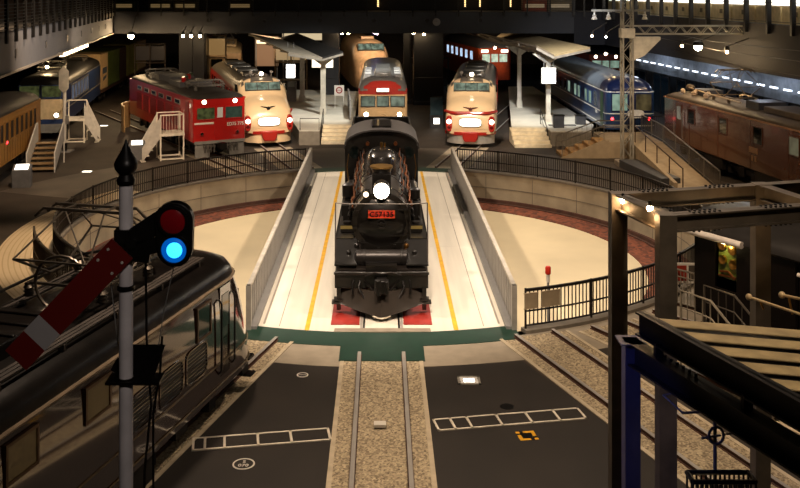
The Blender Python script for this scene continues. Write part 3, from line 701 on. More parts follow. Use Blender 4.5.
for k in range(4):
    o = MB(); o.lathe([(.1,0),(.16,.05),(.1,.1),(.16,.15),(.1,.2),(.16,.25),(.07,.35)],(-.6+.4*k,4.6+.9*k,3.8),n=12); o.build('roof_insulator', mat('insulator_green','#31483c',.3) if k%2 else red, v)

# ---- bonnet limited-express trains
def bonnet(label, a, r, emblem, stripe_full, skirt_m, heading=None):
    v = place('bonnet_express_train', label, a, r, 'train', heading); L = 20.5; v.scale = (1.05,1,1.01)
    cream = mat('express_cream', '#e2c499', .3, coat=.4, var=.03); skirt_m = skirt_m or cream; rdn = mat('express_red', '#a1231a', .32, coat=.4, var=.06)
    w = 1.5
    # nose + bonnet + body in one loft, rings of side profile
    st = []  # y, half width, top z, shoulder z, exponent
    st += [(0.0,1.08,1.55,1.0,2.6),(.12,1.27,1.9,1.1,2.6),(.35,1.38,2.2,1.25,2.7),(.7,1.43,2.42,1.5,2.8),(1.2,1.46,2.58,1.7,2.9),(1.9,1.47,2.72,1.9,2.9),(2.3,1.48,2.85,2.0,2.8)]
    st += [(2.9,1.49,3.55,2.3,2.8),(3.2,1.5,3.78,2.5,2.6),(3.8,1.5,3.86,2.6,2.5),(4.4,1.5,3.80,2.6,2.4),(5.2,1.5,3.62,2.6,2.4),(L,1.5,3.6,2.6,2.4)]
    rings = []
    for y, hw, zt, zs, e in st:
        ar = arch(hw, zs, zt, 18, e)
        rings.append([(hw*.96,y,.75),(hw,y,1.02)]+[(x,y,z) for x,z in ar]+[(-hw,y,1.02),(-hw*.96,y,.75)])
    def fn(c):
        if c.y > 5.2: return 2 if c.z > 2.95 else (1 if (1.85 < c.z or c.z < 1.0) else 1)
        if c.y > 2.2 and c.z > 3.62: return 2
        if c.y > 2.6 and c.z > 3.3 and abs(c.x) > 1.15: return 2
        return 0
    MB().loft(rings, fn=fn).build('body', [cream, rdn, mat('express_roof', '#6b645b', .3, .4)], v, ang=50)
    # skirt
    o = MB(); pr = []
    for k in range(25):
        t = -1+2*k/24; pr.append((t*1.36, -.12+.75*abs(t)**3.2))
    o.loft([[(x,y,z) for z in (.16,.72) for y in ((yy if z > .5 else yy+.03),)]+[(x,yy+.12,.72),(x,yy+.12,.16)] for x, yy in pr], smooth=True); o.build('skirt', skirt_m, v)
    o = MB(); o.loft([[(x*1.06,yy-.05,.68),(x*1.07,yy-.06,.86),(x*1.04,yy+.16,.86),(x*1.04,yy+.16,.68)] for x, yy in pr]); o.build('red_band', rdn, v)
    o = MB(); o.prism([(-.3,.3),(.3,.3),(.42,.5),(.46,.88),(-.46,.88),(-.42,.5)], 'y', -.34, .1); o.build('coupler_cover', rdn, v, bevel=.05)
    # headlight pods
    for s in (-1,1):
        o = MB(); o.loft([[(s*1.2+x*q, yy, 1.32+z*q) for x, z in rr(.19,.46,20,2.6)] for yy, q in ((-.02,.92),(.02,1),(.6,1))]); h = o.build('headlight_housing', rdn, v)
        o = MB(); o.lathe([(.13,0),(.11,.03),(.005,.05)], (s*1.2,-.02,1.46), (0,-1,0), 18); o.build('lens', glow('headlamp', '#fff0cc', 14), h)
        o = MB(); o.lathe([(.1,0),(.08,.02),(.005,.03)], (s*1.2,-.02,1.12), (0,-1,0), 16); o.build('tail_lens', mat('tail_red','#5c0e0c',.15,coat=.5), h)
    # head mark
    o = MB(); o.loft([[(x*q,yy,1.42+z*q) for x,z in rr(.66,.27,28,4)] for yy, q in ((-.06,.98),(-.04,1),(.3,1))]); hm = o.build('head_mark_frame', mat('alu_trim','#a9a49c',.35,.7), v)
    o = MB(); o.loft([[(x,yy,1.42+z) for x,z in rr(.61,.235,28,4)] for yy in (-.075,-.05)]); o.build('head_mark', glow('headmark_glow', '#fff4d8', 2.6), hm)
    # stripe over the bonnet
    o = MB(); zz = 1.95
    for s in (-1,1):
        pts = []
        for k in range(9):
            t = k/8; x = s*(1.46-t*(1.46 if stripe_full else .42)); f_ = .02 if abs(x) < 1.0 else .02
            y = .18+.95*max(0,(abs(x)-.75)/.71)**2.2-.06*(1-t); pts.append((x, y-.02, zz-.22*t*(0 if stripe_full else 1)+(.0)))
        o.tube(pts, .1 if stripe_full else .085, 8)
    o.build('red_stripe', rdn, v)
    # winged emblem
    e_ = MB(); zc = 2.12
    def onb(x, z):   # point on bonnet front slope
        return (x, .33+(z-2.1)*1.6-.04, z)
    e_.prism([(-.5,.0),(-.14,-.1),(-.05,-.22),(0,-.16),(.05,-.22),(.14,-.1),(.5,0),(.16,-.03),(.05,-.05),(0,-.02),(-.05,-.05),(-.16,-.03)], 'y', -.02, .02)
    em = e_.build('winged_emblem', emblem, v); em.location = (0,.34,2.28); em.rotation_euler = (rad(-48),0,0); em.scale = (.85,1,1.3)
    # cab glass
    ang = math.atan2(.62,.66)
    for i, (x0, x1) in enumerate(((-1.02,-.36),(-.31,.31),(.36,1.02))):
        M = Matrix.Translation((0,2.38,2.98)) @ Matrix.Rotation(-.72,4,'X')
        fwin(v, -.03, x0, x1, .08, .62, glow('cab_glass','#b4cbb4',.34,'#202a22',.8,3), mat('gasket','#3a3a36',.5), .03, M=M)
    for s in (-1,1):
        o = MB(); o.prism([(2.75,2.95),(3.2,2.9),(3.9,2.9),(3.9,3.3),(3.25,3.32)], 'x', s*1.44, s*1.515); o.build('cab_side_window', glassd, v)
        for k in range(8): win(v, s*1.49, 6.2+k*1.7, 7.3+k*1.7, 2.0, 2.7, glassd, rdn)
    # roof lamp, roof units
    o = MB(); o.box(-.34,.34,3.25,3.9,3.8,3.98); o.lathe([(.15,0),(.17,.05),(.17,.3)], (0,3.2,3.98), (0,1,0), 18); h = o.build('roof_lamp', MATS['express_roof'], v, bevel=.02)
    o = MB(); o.lathe([(.13,0),(.1,.04),(.005,.06)], (0,3.21,3.98), (0,-1,0), 18); o.build('lens', glow('headlamp', '#fff0cc', 14), h)
    for s in (-1,1):
        o = MB(); o.tube([(s*.62,3.5,3.8),(s*.62,3.5,4.05)],.05,8); o.lathe([(.03,0),(.1,.25)],(s*.62,3.55,4.08),(0,-1,0),12); o.build('air_horn', MATS['alu_trim'], v)
    for k in range(4):
        o = MB(); o.loft([[(x,y,z) for x,z in rr(.75,.22,20,3)] for y,z_ in ((0,0),) for z in (0,)]) if False else None
        o = MB(); o.box(-.7,.7,6.4+k*3.4,8.2+k*3.4,3.5,3.78); o.build('roof_unit', MATS['express_roof'], v, bevel=.12)
    o = MB()
    for s in (-1,1): o.tube([(s*.7,4.6,3.72),(s*.75,5.6,3.68),(s*.75,6.2,3.7)],.03,6)
    o.tube([(-.7,4.8,3.75),(.7,4.8,3.75)],.03,6); o.build('roof_pipe', dgrey, v)
    for y in (4.0,L-3.2): bogie(v, y, 2.1)
    o = MB(); o.box(-1.3,1.3,6.5,15,.25,.78); o.build('underframe_box', steel_dark, v)
    return v
bonnet('cream bonnet nosed express train beside the red locomotive, dark reddish sides', 180+19.3, 20.4, black, False, None, 15.5)
bonnet('cream bonnet nosed express train right of centre with red stripe and silver skirt', 180-15.7, 19.5, mat('emblem_red','#4a1512',.4), True, mat('skirt_silver','#b6b0a6',.4,.4), -7)

# ---- centre railcar behind the steam locomotive
v = T('express_railcar', 'cream railcar with a red brow and bright headlights behind the steam locomotive', 'train', (.08,57.2,.1)); L = 20
cr_ = mat('railcar_cream','#cfae80',.35,coat=.3,var=.05); rc = mat('railcar_red','#a52f26',.35,coat=.3,var=.05); rg = mat('railcar_roof','#7d7b77',.35,.4,var=.1)
body(v, 1.48, L, .9, 3.25, [rc,cr_], lambda c: 1 if 1.2 < c.z < 3.02 else 0, (1.2,3.02), .3)
roof(v, 1.48, L, 3.25, 3.95, rg, front=1.2, e=2.6)
rings = []
for y, sw, zt in ((-.03,1.0,3.2),(-.02,1.0,3.42),(.12,1.0,3.6),(.4,.98,3.78),(.62,.9,3.86)):
    pass
o = MB(); rings = []
for k in range(17):
    x = -1.47+2.94*k/16; q = 1-(abs(x)/1.47)**2.6; yy = .32*(abs(x)/1.47)**5
    rings.append([(x,yy-.03,3.02),(x,yy-.03,3.3+.12*q),(x,yy+.18,3.34+.32*q),(x,yy+.5,3.3+.5*q),(x,yy+.6,3.02)])
o.loft(rings); o.build('red_brow', rc, v)
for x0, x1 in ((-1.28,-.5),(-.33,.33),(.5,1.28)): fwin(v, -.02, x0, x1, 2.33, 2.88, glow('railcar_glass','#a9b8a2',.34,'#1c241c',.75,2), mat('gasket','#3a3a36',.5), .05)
for s in (-1,1):
    lightlens(v, s*1.0, -.01, 1.82, .14, glow('headlamp', '#fff0cc', 14), cr_)
    for k in range(9): win(v, s*1.48, 2.5+k*1.8, 3.8+k*1.8, 2.1, 2.8, glassd, cr_)
o = MB(); o.box(-.42,.42,-.14,.2,3.16,3.44); o.build('sign_case', rc, v, bevel=.03); o = MB(); o.box(-.36,.36,-.155,-.13,3.2,3.4); o.build('destination_sign', glow('headmark_glow','#fff4d8',2.6), v)
o = MB()
for k in range(7): o.box(-.5,.5,2.2+k*1.1,3.1+k*1.1,3.9,4.15)
o.box(-.55,.55,2.0,10,3.86,3.98); o.build('roof_duct', rg, v, bevel=.05)
for k in range(4):
    for s in (-1,1):
        o = MB(); o.prism([(2.4+k*1.9,3.62),(3.3+k*1.9,3.62),(3.2+k*1.9,3.98),(2.6+k*1.9,4.0)], 'x', s*.75, s*1.18); o.build('roof_vent', MATS['roof_vent_m'] if 'roof_vent_m' in MATS else mat('roof_vent_m','#5d5b58',.45,.3), v)
o = MB(); o.box(-.75,.75,1.35,1.6,3.75,3.98); o.build('roof_grille', dgrey, v)
o = MB(); o.lathe([(.04,0),(.1,.3)],(-.12,1.3,4.1),(0,-1,0),10); o.lathe([(.04,0),(.1,.3)],(.12,1.3,4.1),(0,-1,0),10); o.cyl((0,1.5,3.85),(0,1.5,4.12),.06); o.build('air_horn', rg, v)
o = MB(); o.lathe([(.34,-.02),(.4,.0),(.34,.06),(.3,.0)],(0,-.05,1.5),(0,-1,0),20,cap=False); o.box(-.35,.35,-.06,0,1.0,2.0); o.build('gangway_door', cr_, v)
for y in (3.2,L-3.2): bogie(v, y, 2.1)
o = MB(); o.box(-1.35,1.35,-.05,.2,.3,.9); o.build('skirt', dgrey, v)
# ---- maroon electric locomotive in the left foreground
r0 = 15.6; p = radial(-15.4, r0); v = T('electric_locomotive', 'dark maroon electric locomotive with rounded nose filling the left foreground', 'locomotive', (p.x,p.y,.11), 180-15.4)
L = 19.9; w = 1.42
mar = mat('loco_maroon', '#2b1711', .12, .0, var=.08, coat=1.0); mar.node_tree.nodes['Principled BSDF'].inputs['Coat IOR'].default_value = 2.1; marr = mat('loco_maroon_roof', '#15110f', .3, .2, var=.5, scale=2.0, bump=.25, bscale=5)
rings = []
def nose(z):   # plan outline at height z, streamlined nose
    k = min(1, max(0, (z-1.0)/2.6)); rake = .1+1.15*k**1.5; o = []
    for q in range(13):
        t = q/12; x = w*math.sin(t*PI/2)**.75; y = rake+1.1*(1-math.cos(t*PI/2))**1.25
        o.append((x, y))
    return o
for z, sc in ((.8,.99),(1.05,1),(1.9,1),(2.5,.995),(2.85,.985),(3.08,.97)):
    nn = nose(z); pl = [(x*sc,y) for x,y in nn]+[(x*sc,L-y) for x,y in nn[::-1]]+[(-x*sc,L-y) for x,y in nn[1:]]+[(-x*sc,y) for x,y in nn[::-1][:-1]]
    rings.append([(x,y,z) for x,y in pl])
MB().loft(rings).build('body', mar, v, ang=50)
rings = []
for z, sc, dy in ((3.05,.985,.0),(3.2,.975,.05),(3.34,.93,.16),(3.45,.82,.4),(3.54,.6,.75),(3.6,.3,1.2),(3.61,.02,1.6)):
    nn = nose(3.08); pl = [(x*sc,y+dy) for x,y in nn]+[(x*sc,L-y-dy) for x,y in nn[::-1]]+[(-x*sc,L-y-dy) for x,y in nn[1:]]+[(-x*sc,y+dy) for x,y in nn[::-1][:-1]]
    rings.append([(x,y,z) for x,y in pl])
MB().loft(rings).build('roof', marr, v)
gp = nose(3.04); lst = [(x*.985+.02 if x > .2 else x, y) for x, y in gp]
o = MB()
for s in (-1,1): o.tube([(s*x, y-.0, 3.05) for x, y in lst]+[(s*(w*.985+.03), L-2, 3.05)], .035, 6)
o.build('roof_gutter', mat('gutter_light','#b49f86',.25,.5), v)
for z_, nm in ((1.40,'upper_belt'),(.95,'lower_belt')):
    gp = nose(z_); o = MB()
    for s in (-1,1): o.tube([(s*(x+.012), y-.012, z_) for x, y in gp]+[(s*(w+.012), L-2, z_)], .016, 6)
    o.build(nm, mat('belt_bronze','#7d6a4c',.3,.7), v)
for s in (-1,1):
    # cab door, rails, cab side window, louvres, windows
    o = MB(); o.box(s*1.40-.02,s*1.40+.025,1.85,2.35,1.1,2.98); d_ = o.build('cab_door', mar, v)
    for y in (1.77,2.43):
        o = MB(); o.tube([(s*1.42,y,1.2),(s*1.49,y,1.28),(s*1.49,y,2.68),(s*1.42,y,2.76)],.022,8); o.build('door_handrail', black, v)
    o = MB(); o.box(s*1.415-.015,s*1.415+.02,1.93,2.27,2.1,2.8); o.build('door_window', glassd, d_)
    win(v, s*1.415, 2.85, 3.4, 2.25, 2.85, glassd, mat('window_frame_bronze','#57402c',.3,.4), .05)
    for k, y in enumerate((2.95,4.0,5.05)):
        o = MB(); o.loft([[(s*1.42+s*q, y+.5+a*sc, 1.82+b*sc) for a,b in rr(.47,.34,24,5)] for q, sc in ((-.02,1),(.02,1),(.02,.93),(-.02,.93))], cap=False); f_ = o.build('louvre_frame', mar, v)
        o = MB(); o.box(s*1.40-.012,s*1.40+.012,y+.04,y+.96,1.52,2.12)
        o.build('louvre_back', black, f_); o = MB()
        for j in range(9): o.bar((s*1.425,y+.05,1.54+j*.07),(s*1.425,y+.95,1.54+j*.07),.03,.02)
        o.build('louvre_slats', steel_dark, f_)
    for y in (6.68,8.65,10.7,12.8): win(v, s*1.415, y, y+.66, 2.34, 2.84, glow('frosted_lit','#6b5330',.1,'#8a7a4e',.9,14), MATS['window_frame_bronze'], .05)
    o = MB(); o.box(*sorted((s*.5,s*1.3)),5,9,.25,.8); o.build('underframe_box', steel_dark, v)
for s in (-1,1):     # windscreens
    M = Matrix.Translation((s*.56,.98,2.62)) @ Matrix.Rotation(s*.36,4,'Z') @ Matrix.Rotation(-.5,4,'X')
    fwin(v, -.1, -.42, .42, -.36, .36, glassd, mar, .06, M=M)
    lightlens(v, s*.82, .33, 1.42, .1, glassd, mar, (s*.35,-1,0), name='tail_light')
o = MB(); o.lathe([(.2,-.1),(.24,.0),(.24,.3),(.1,.7)],(0,1.2,3.25),(0,1,.1),20); h = o.build('headlight', mar, v); o = MB(); o.lathe([(.19,0),(.1,.04),(.005,.05)],(0,1.13,3.24),(0,-1,0),18); o.build('lens', glassd, h)
o = MB(); o.box(-1.1,1.1,.1,.5,.35,.85); o.box(-.15,.15,-.5,.3,.7,.95); o.cb((0,-.45,.82),(.36,.3,.36)); o.build('coupler', blackm, v, bevel=.03)
for s in (-1,1):
    o = MB(); o.tube([(s*.5,.1,.75),(s*.5,-.15,.7),(s*.45,-.2,.3)],.04,8); o.box(s*.9-.25,s*.9+.25,-.1,.2,.62,.68); o.box(s*1.05-.2,s*1.05+.2,.05,.35,.3,.34); o.build('step_iron', blackm, v)
for y in (3.4,L-3.6):
    b = bogie(v, y, 2.6, .6)
    wheel(b, y, .56, .6, m=steel_dark); wheel(b, y, -.56, .6, m=steel_dark)
# roof: walkways, monitor and pantographs
for s in (-1,1):
    o = MB()
    for k in range(3): o.box(s*(.86+.09*k)-.035, s*(.86+.09*k)+.035, 2.4, L-2.4, 3.58, 3.615)
    for k in range(10): o.box(s*.95-.14,s*.95+.14,2.6+k*1.6,2.66+k*1.6,3.4,3.58)
    o.build('roof_walkway', mat('walk_boards','#3f3833',.6,var=.4,scale=2), v)
o = MB(); o.box(-.55,.55,6.8,12.8,3.56,3.84); 
for k in range(12): o.box(-.56,.56,7+k*.47,7.08+k*.47,3.84,3.88)
o.build('roof_monitor', marr, v, bevel=.03)
panto(v, 5.0, 3.7, 1.2, mat('panto_dark','#6e665c',.35,.8), 1.05)
panto(v, L-4.6, 3.7, .25, MATS['panto_dark'])
o = MB(); o.tube([(.55*math.cos(a)-.0, 5.9+.0, 4.0+.5*math.sin(a)) for a in [2*PI*k/24 for k in range(25)]], .03, 6, cap=False); o.build('pantograph_spring_hoop', MATS['panto_dark'], v)
o = MB(); o.tube([(.3,3.0,3.75),(.5,3.4,3.95),(.9,4.0,3.95),(1.0,6.5,3.9)],.03,8); o.tube([(-.3,3.2,3.75),(-.6,3.6,3.92),(-.6,6.4,3.92)],.03,8); o.build('roof_cable', blackm, v)
for k in range(3):
    o = MB(); o.lathe([(.08,0),(.13,.05),(.08,.1),(.13,.15),(.05,.22)],(.1+.25*k,2.9,3.72),n=12); o.build('roof_insulator', mat('insulator_cream','#a8a294',.3), v)

# ---- brown electric locomotive at the right
dx, dy = 16.15-17.95, 54.2-40.2; hd = math.degrees(math.atan2(-dx, dy))
v = T('electric_locomotive', 'brown electric locomotive with raised pantograph at the right under the balcony', 'locomotive', (19.5, 38.0, .1), hd); L = 16.2; w = 1.42
br = mat('loco_brown', '#552a12', .25, var=.1, coat=.5); brr = mat('brown_roof', '#4c4032', .6, var=.3, scale=2)
body(v, w, L, .95, 3.3, br, r=.1); roof(v, w, L, 3.3, 3.6, brr, front=.5, e=2.6)
o = MB()
for s in (-1,1): o.box(s*w-.04,s*w+.04,0,L,3.24,3.31)
o.box(-w,w,L-.02,L+.03,3.24,3.31); o.build('roof_gutter', mat('brown_gutter','#9a6a40',.35), v)
for s in (-1,1):
    for k, y in enumerate((2.6,5.6,8.9,12.4)): win(v, s*w, y, y+.75, 2.2, 2.95, glow('brown_win','#8d8a6c',.25,'#2a2c28',.5,3) if k == 0 else glassd, mat('brown_frame','#4c2815',.4), .05)
    o = MB(); o.box(s*w-.02,s*w+.02,13.9,14.6,1.0,3.1); d_ = o.build('cab_door', MATS['brown_frame'], v); o = MB(); o.box(s*w-.025,s*w+.025,14.0,14.5,2.25,2.95); o.build('door_window', glassd, d_)
    for y in (13.75,14.75): o = MB(); o.tube([(s*w,y,1.2),(s*(w+.07),y,1.3),(s*(w+.07),y,2.6),(s*w,y,2.7)],.02,6); o.build('door_handrail', greyp, v)
    o = MB(); o.box(s*w-.015,s*w+.015,6.0,6.75,1.72,1.98); o.build('number_plate', mat('plate_tan','#9a7752',.5), v)
    
    for yy in (6.1,6.4): o = MB(); o.box(s*w-.015,s*w+.015,yy,yy+.15,1.35,1.6); o.build('marking_plate', mat('plate_tan','#9a7752',.5), v)
    for k in range(5): o = MB(); o.box(s*w-.012,s*w+.012,.2+k*3.2,.24+k*3.2,.97,3.2); o.build('panel_seam', MATS['brown_frame'], v)
fwin(v, L+.0, -1.1, -.35, 2.2, 2.9, glassd, br); fwin(v, L+.0, .35, 1.1, 2.2, 2.9, glassd, br)
for y in (2.8,8.1,L-2.8): bogie(v, y, 2.2, .5)
o = MB()
for s in (-1,1): o.box(s*1.1-.14,s*1.1+.14,4.3,6.6,.3,.9); o.box(s*1.2-.1,s*1.2+.1,9.6,11.4,.35,.85); o.tube([(s*1.2,.3,.85),(s*1.2,15.8,.85)],.05,6)
o.build('underframe_box', steel_dark, v)
o = MB(); o.box(-.8,.8,.4,6.6,3.58,3.86); o.build('roof_monitor', brr, v, bevel=.04)
o = MB(); o.box(-.7,.7,7.2,8.4,3.55,3.95); o.build('roof_equipment', dgrey, v); o = MB(); o.box(-.5,.6,13.2,14.4,3.55,3.9); o.build('roof_equipment', dgrey, v)
panto(v, 10.8, 3.6, 1.35, mat('panto_brown','#7a6a56',.4,.6), 1.0)
o = MB()
for k in range(7): o.lathe([(.1,0),(.15,.05),(.09,.1),(.14,.15),(.07,.25)],(-.9+.3*(k%3),12.2+.45*k,3.6),n=10)
o.tube([(-.9,8.5,3.8),(-.8,12,3.85),(-.3,15.4,3.85)],.04,6); o.build('roof_insulator', mat('insulator_pale','#c0ab93',.35), v)
o = MB(); o.lathe([(.15,0),(.19,.05),(.19,.4),(.1,.6)],(0,L-.1,3.78),(0,-1,0),18); o.build('headlight', brr, v)

# ---- blue sleeping car
v = T('blue_sleeping_car', 'blue passenger coach with a rounded dark roof and two red tail lamps', 'train', (15.1,57.6,.1), 0); L = 20; w = 1.5
bl = mat('coach_blue', '#1b3558', .3, coat=.5, var=.08); blr = mat('coach_roof', '#77828e', .3, .3, var=.12); bld = mat('coach_blue_dark','#131c3a',.3,coat=.4)
body(v, w, L, .85, 3.2, bl, r=.35)
rings = []
for y, sw, sh in ((-.02,.78,.1),(.1,.86,.4),(.4,.94,.7),(.9,.99,.92),(1.6,1,1),(L,1,1)): rings.append([(x*sw,y,3.2+(z-3.2)*sh) for x,z in arch(w,3.2,4.0,18,2.2)]+[(-w*sw,y,3.15),(w*sw,y,3.15)])
MB().loft(rings, fn=lambda c: 0 if c.y < 1.6 else 1).build('roof', [bld, blr], v)
wl = mat('white_line','#d4d2c8',.4)
for z_ in (3.1,1.78,1.05):
    o = MB(); o.loft([[(x*1.006,y if y < L/2 else y,z) for x,y in rbox(w,-.012,L,0,1,.36)] for z in (z_,z_+.06)]); o.build('white_line', wl, v)
lw = glow('lit_coach','#b8d8c0',.35,'#27382f',.6,1.5)
fwin(v, -.02, -1.12, -.2, 2.0, 3.0, lw, bld); fwin(v, -.02, .32, 1.25, 2.0, 3.0, glow('lit_coach_warm','#8a7a50',.25,'#2a241c',.8,1.5), bld)
o = MB(); o.box(-.2,.3,-.04,0,.95,3.0); o.build('end_door', bld, v)
o = MB(); o.loft([[(x,yy,1.95+z) for x,z in rr(.5,.25,24,3)] for yy in (-.14,-.05)]); q = o.build('train_board', wl, v); q.location=(.3,0,-.15)
for s in (-1,1): lightlens(v, s*1.12, -.02, 1.5, .1, glow('tail_glow','#ff2030',5), bld, name='tail_light')
for k in range(4): lightlens(v, -1.0+.3*k, .12, 3.28, .05, glow('bulb_soft','#ffd9a0',14), bld, name='marker_lamp')
for s in (-1,1):
    for k, y in enumerate((3.9,5.1,7.4,8.6,10.8,12.2,14,16)): win(v, s*w, y, y+.8, 2.0, 2.75, lw if k < 5 else glassd, bl)
    o = MB(); o.box(s*w-.02,s*w+.03,.7,1.4,1.0,3.05); o.build('end_door', mat('door_green','#2c5236',.4), v)
    o = MB(); o.box(s*w-.01,s*w+.02,2.3,3.3,2.0,2.9); o.build('vestibule_window', mat('grey_glass','#59636c',.2), v)
    o = MB(); o.box(s*w-.01,s*w+.015,2.3,2.8,1.55,1.75); o.build('car_plate', wl, v)
for y in (3,L-3): bogie(v, y, 2.1)
o = MB(); o.box(-1.2,1.2,5,14,.3,.85); o.build('underframe_box', steel_dark, v)

# ---- left background: blue freight locomotive, container wagons, ochre railcar
hl_ = math.degrees(math.atan2(.165,.986))
def lpos(x, y): return (x,y,.1)
v = T('electric_locomotive', 'blue and cream electric locomotive with lit cab under the left balcony', 'locomotive', lpos(-21.35,59.5), hl_); L = 18; w = 1.45
efb = mat('freight_blue','#26375e',.35,coat=.3); efc = mat('freight_cream','#c9b28c',.4)
body(v, w, L, .9, 3.3, [efb, efc], lambda c: 1 if c.y < .5 and 1.2 < c.z < 2.45 else 0, (1.2,2.45), .3); roof(v, w, L, 3.3, 3.95, mat('freight_roof','#171513',.5), front=.8)
fwin(v, -.02, -1.25, -.08, 2.6, 3.3, lit_green, efb); fwin(v, -.02, .08, 1.25, 2.6, 3.3, lit_green, efb)
o = MB(); o.box(-1.3,1.3,-.02,.2,.35,.9); o.build('skirt', mat('skirt_grey','#7b7974'), v)
lightlens(v, .95, -.01, 1.45, .14, glow('headlamp','#fff0cc',14), efb); lightlens(v, -.95, -.01, 1.45, .14, glassd, efb)
for k in range(6): win(v, w, 2.8+k*1.35, 3.7+k*1.35, 2.1, 3.0, glow('freight_windows','#9fb0d0',.18,'#30405a',.7,2), mat('alu_trim','#a9a49c',.35,.7), .12, 'side_window')
for z_ in (1.75,3.25): o = MB(); o.box(w-.01,w+.02,.6,L-.3,z_,z_+.07); o.build('silver_band', MATS['alu_trim'], v)
for y in (3,9,15): bogie(v, y, 2.2, .5)
panto(v, 4, 3.72, .6); panto(v, 14, 3.72, .3)
d = Vector((-.165,.986,0)); base = Vector((-21.35,59.5,.1))
cols = [('cream','#b59a70','pale cream freight container nearest the blue locomotive'),('green','#4a5a1e','yellow green freight container behind the cream one'),('brown','#3a1d17','dark brown freight container behind the green one'),
        ('olive','#7d7a35','pale olive freight container behind the brown one'),('tan','#8b7554','tan freight container at the far end of the freight train')]
wag = None
d2 = Vector((-.10,.995,0)); base2 = Vector((-24.4,78.2,.1)); hl2 = math.degrees(math.atan2(.10,.995))
for i in range(2):
    p = base2+d2*(-.2+i*14.2); wg = T('flat_wagon', ['low flat wagon under the cream and green containers', 'low flat wagon under the olive and tan containers'][i], 'wagon', p, hl2)
    o = MB(); o.box(-1.25,1.25,0,13.6,.85,1.1); o.build('underframe', rust, wg)
    for y in (2,11.6): bogie(wg, y, 1.8, .38)
    wg.location.z = .03
for i, (nm, cc, lb) in enumerate(cols):
    p = base2+d2*[0,3.6,9.4,14.2,20.0][i]; c_ = T('freight_container', lb, 'container', (p.x,p.y,1.13), hl2, 'freight containers on the flat wagons')
    ln = [3.4,5.6,3.2,5.4,5.6][i]; m_ = mat('container_'+nm, cc, .6, var=.25 if nm == 'green' else .12, scale=2)
    o = MB(); o.box(-1.22,1.22,0,ln,0,3.0); 
    for k in range(int(ln/.4)): o.box(1.22,1.26,.15+k*.4,.32+k*.4,.1,2.9)
    o.build('body', m_, c_)
    for x in (-.6,.6): o = MB(); o.box(x-.57,x+.57,-.03,0,.1,2.85); o.cyl((x,-.05,.15),(x,-.05,2.2),.025,6); o.build('door', m_, c_)
    if i == 0: o = MB(); o.box(1.262,1.27,.8,2.6,1.3,1.8); o.prism([(1.0,.7),(2.4,.9),(2.4,1.15),(1.0,1.0)],'x',1.262,1.27); o.build('logo_panel', mat('container_mark','#5f6a78',.6), c_)
hd2 = math.degrees(math.atan2(.125,.992))
v = T('ochre_railcar', 'ochre wooden railcar with a row of openings at the far left edge', 'train', (-18.3,36.2,.1), hd2); L = 17; w = 1.35
oc = mat('ochre_paint','#9a6a2a',.5,var=.15); body(v, w, L, .9, 3.25, oc, r=.1); roof(v, w, L, 3.25, 3.7, mat('ochre_roof','#211a14',.6), front=.4, e=2.2)
for k in range(16): win(v, w, 1.0+k*.95, 1.55+k*.95, 2.0, 2.85, mat('dark_void','#1c130a',.5), oc, .06)
for k in range(32): o = MB(); o.box(w-.005,w+.012,.4+k*.5,.44+k*.5,.95,1.9); o.build('side_batten', mat('ochre_dark','#6d4a1c',.5), v)
for z_ in (1.9,3.1): o = MB(); o.box(w-.01,w+.03,.1,L-.1,z_,z_+.06); o.build('side_moulding', oc, v)
fwin(v, L, -1.0,-.35,2.1,2.85, glassd, oc); fwin(v, L, .35,1.0,2.1,2.85, glow('ochre_lamp','#e8b070',.8), oc)
o = MB(); o.lathe([(.09,0),(.005,.05)],(w+.02,9.8,1.9),(1,0,0)); o.build('tail_light', glow('tail_glow','#ff2030',5), v)
for y in (3,L-3): bogie(v, y, 2.0)
o = MB(); o.box(-1,1,5,12,.3,.9); o.build('underframe_box', steel_dark, v)

# ---- far trains
def simple_train(name, label, loc, rz, L, w, z1, zr, m, rm, nwin=9, wglass=None, e=2.4, lights=(), front=None, sides=(-1,1), zw=(2.0,2.8)):
    v = T(name, label, 'train', loc, rz); body(v, w, L, .9, z1, m, r=.25); roof(v, w, L, z1, zr, rm, front=.8, e=e)
    for s in sides:
        for k in range(nwin): win(v, s*w, 2+k*(L-3)/nwin, 3.1+k*(L-3)/nwin, zw[0], zw[1], wglass or glassd, m)
    if front:
        for x0,x1,z0,z1_,g in front: fwin(v, -.02, x0,x1,z0,z1_, g, m)
    for x,z,r in lights: lightlens(v, x, -.01, z, r, glow('headlamp','#fff0cc',14), m)
    for y in (3,L-3): bogie(v, y, 2.1)
    return v
org = mat('commuter_orange','#b8481a',.4,coat=.3)
v = simple_train('commuter_train', 'orange commuter train front with lit windows behind the right bonnet train', (10.6,89,.1), 8, 16, 1.6, 3.9, 4.7, org, dgrey, 6, glow('lit_blue_win','#a9c4e0',1.1,'#2a3440',.5,2), zw=(2.7,3.5), front=[(-1.2,-.45,2.6,3.35,glow('lit_cab2','#cfe0c4',.7,'#405048',.5,3)),(-.32,.32,2.6,3.35,glow('lit_cab2','#cfe0c4',.7)),(.45,1.2,2.6,3.35,MATS['lit_cab2'])])
o = MB(); o.box(-.25,.25,-.1,.2,3.8,4.05); o.build('lamp_case', org, v); 
for x in (-.95,.95): o = MB(); o.box(x-.33,x+.33,-.05,.02,3.5,3.75); o.build('destination_sign', glow('headmark_glow','#fff4d8',2.6), v)
lightlens(v, 0, -.1, 3.93, .13, glow('headlamp','#fff0cc',14), org)
cs = mat('highspeed_cream','#cfa982',.35,coat=.3)
v = T('high_speed_train', 'tall cream train nose with a wide windscreen behind the platform canopy', 'train', (-.7,84,-.04), 7)
rings = []
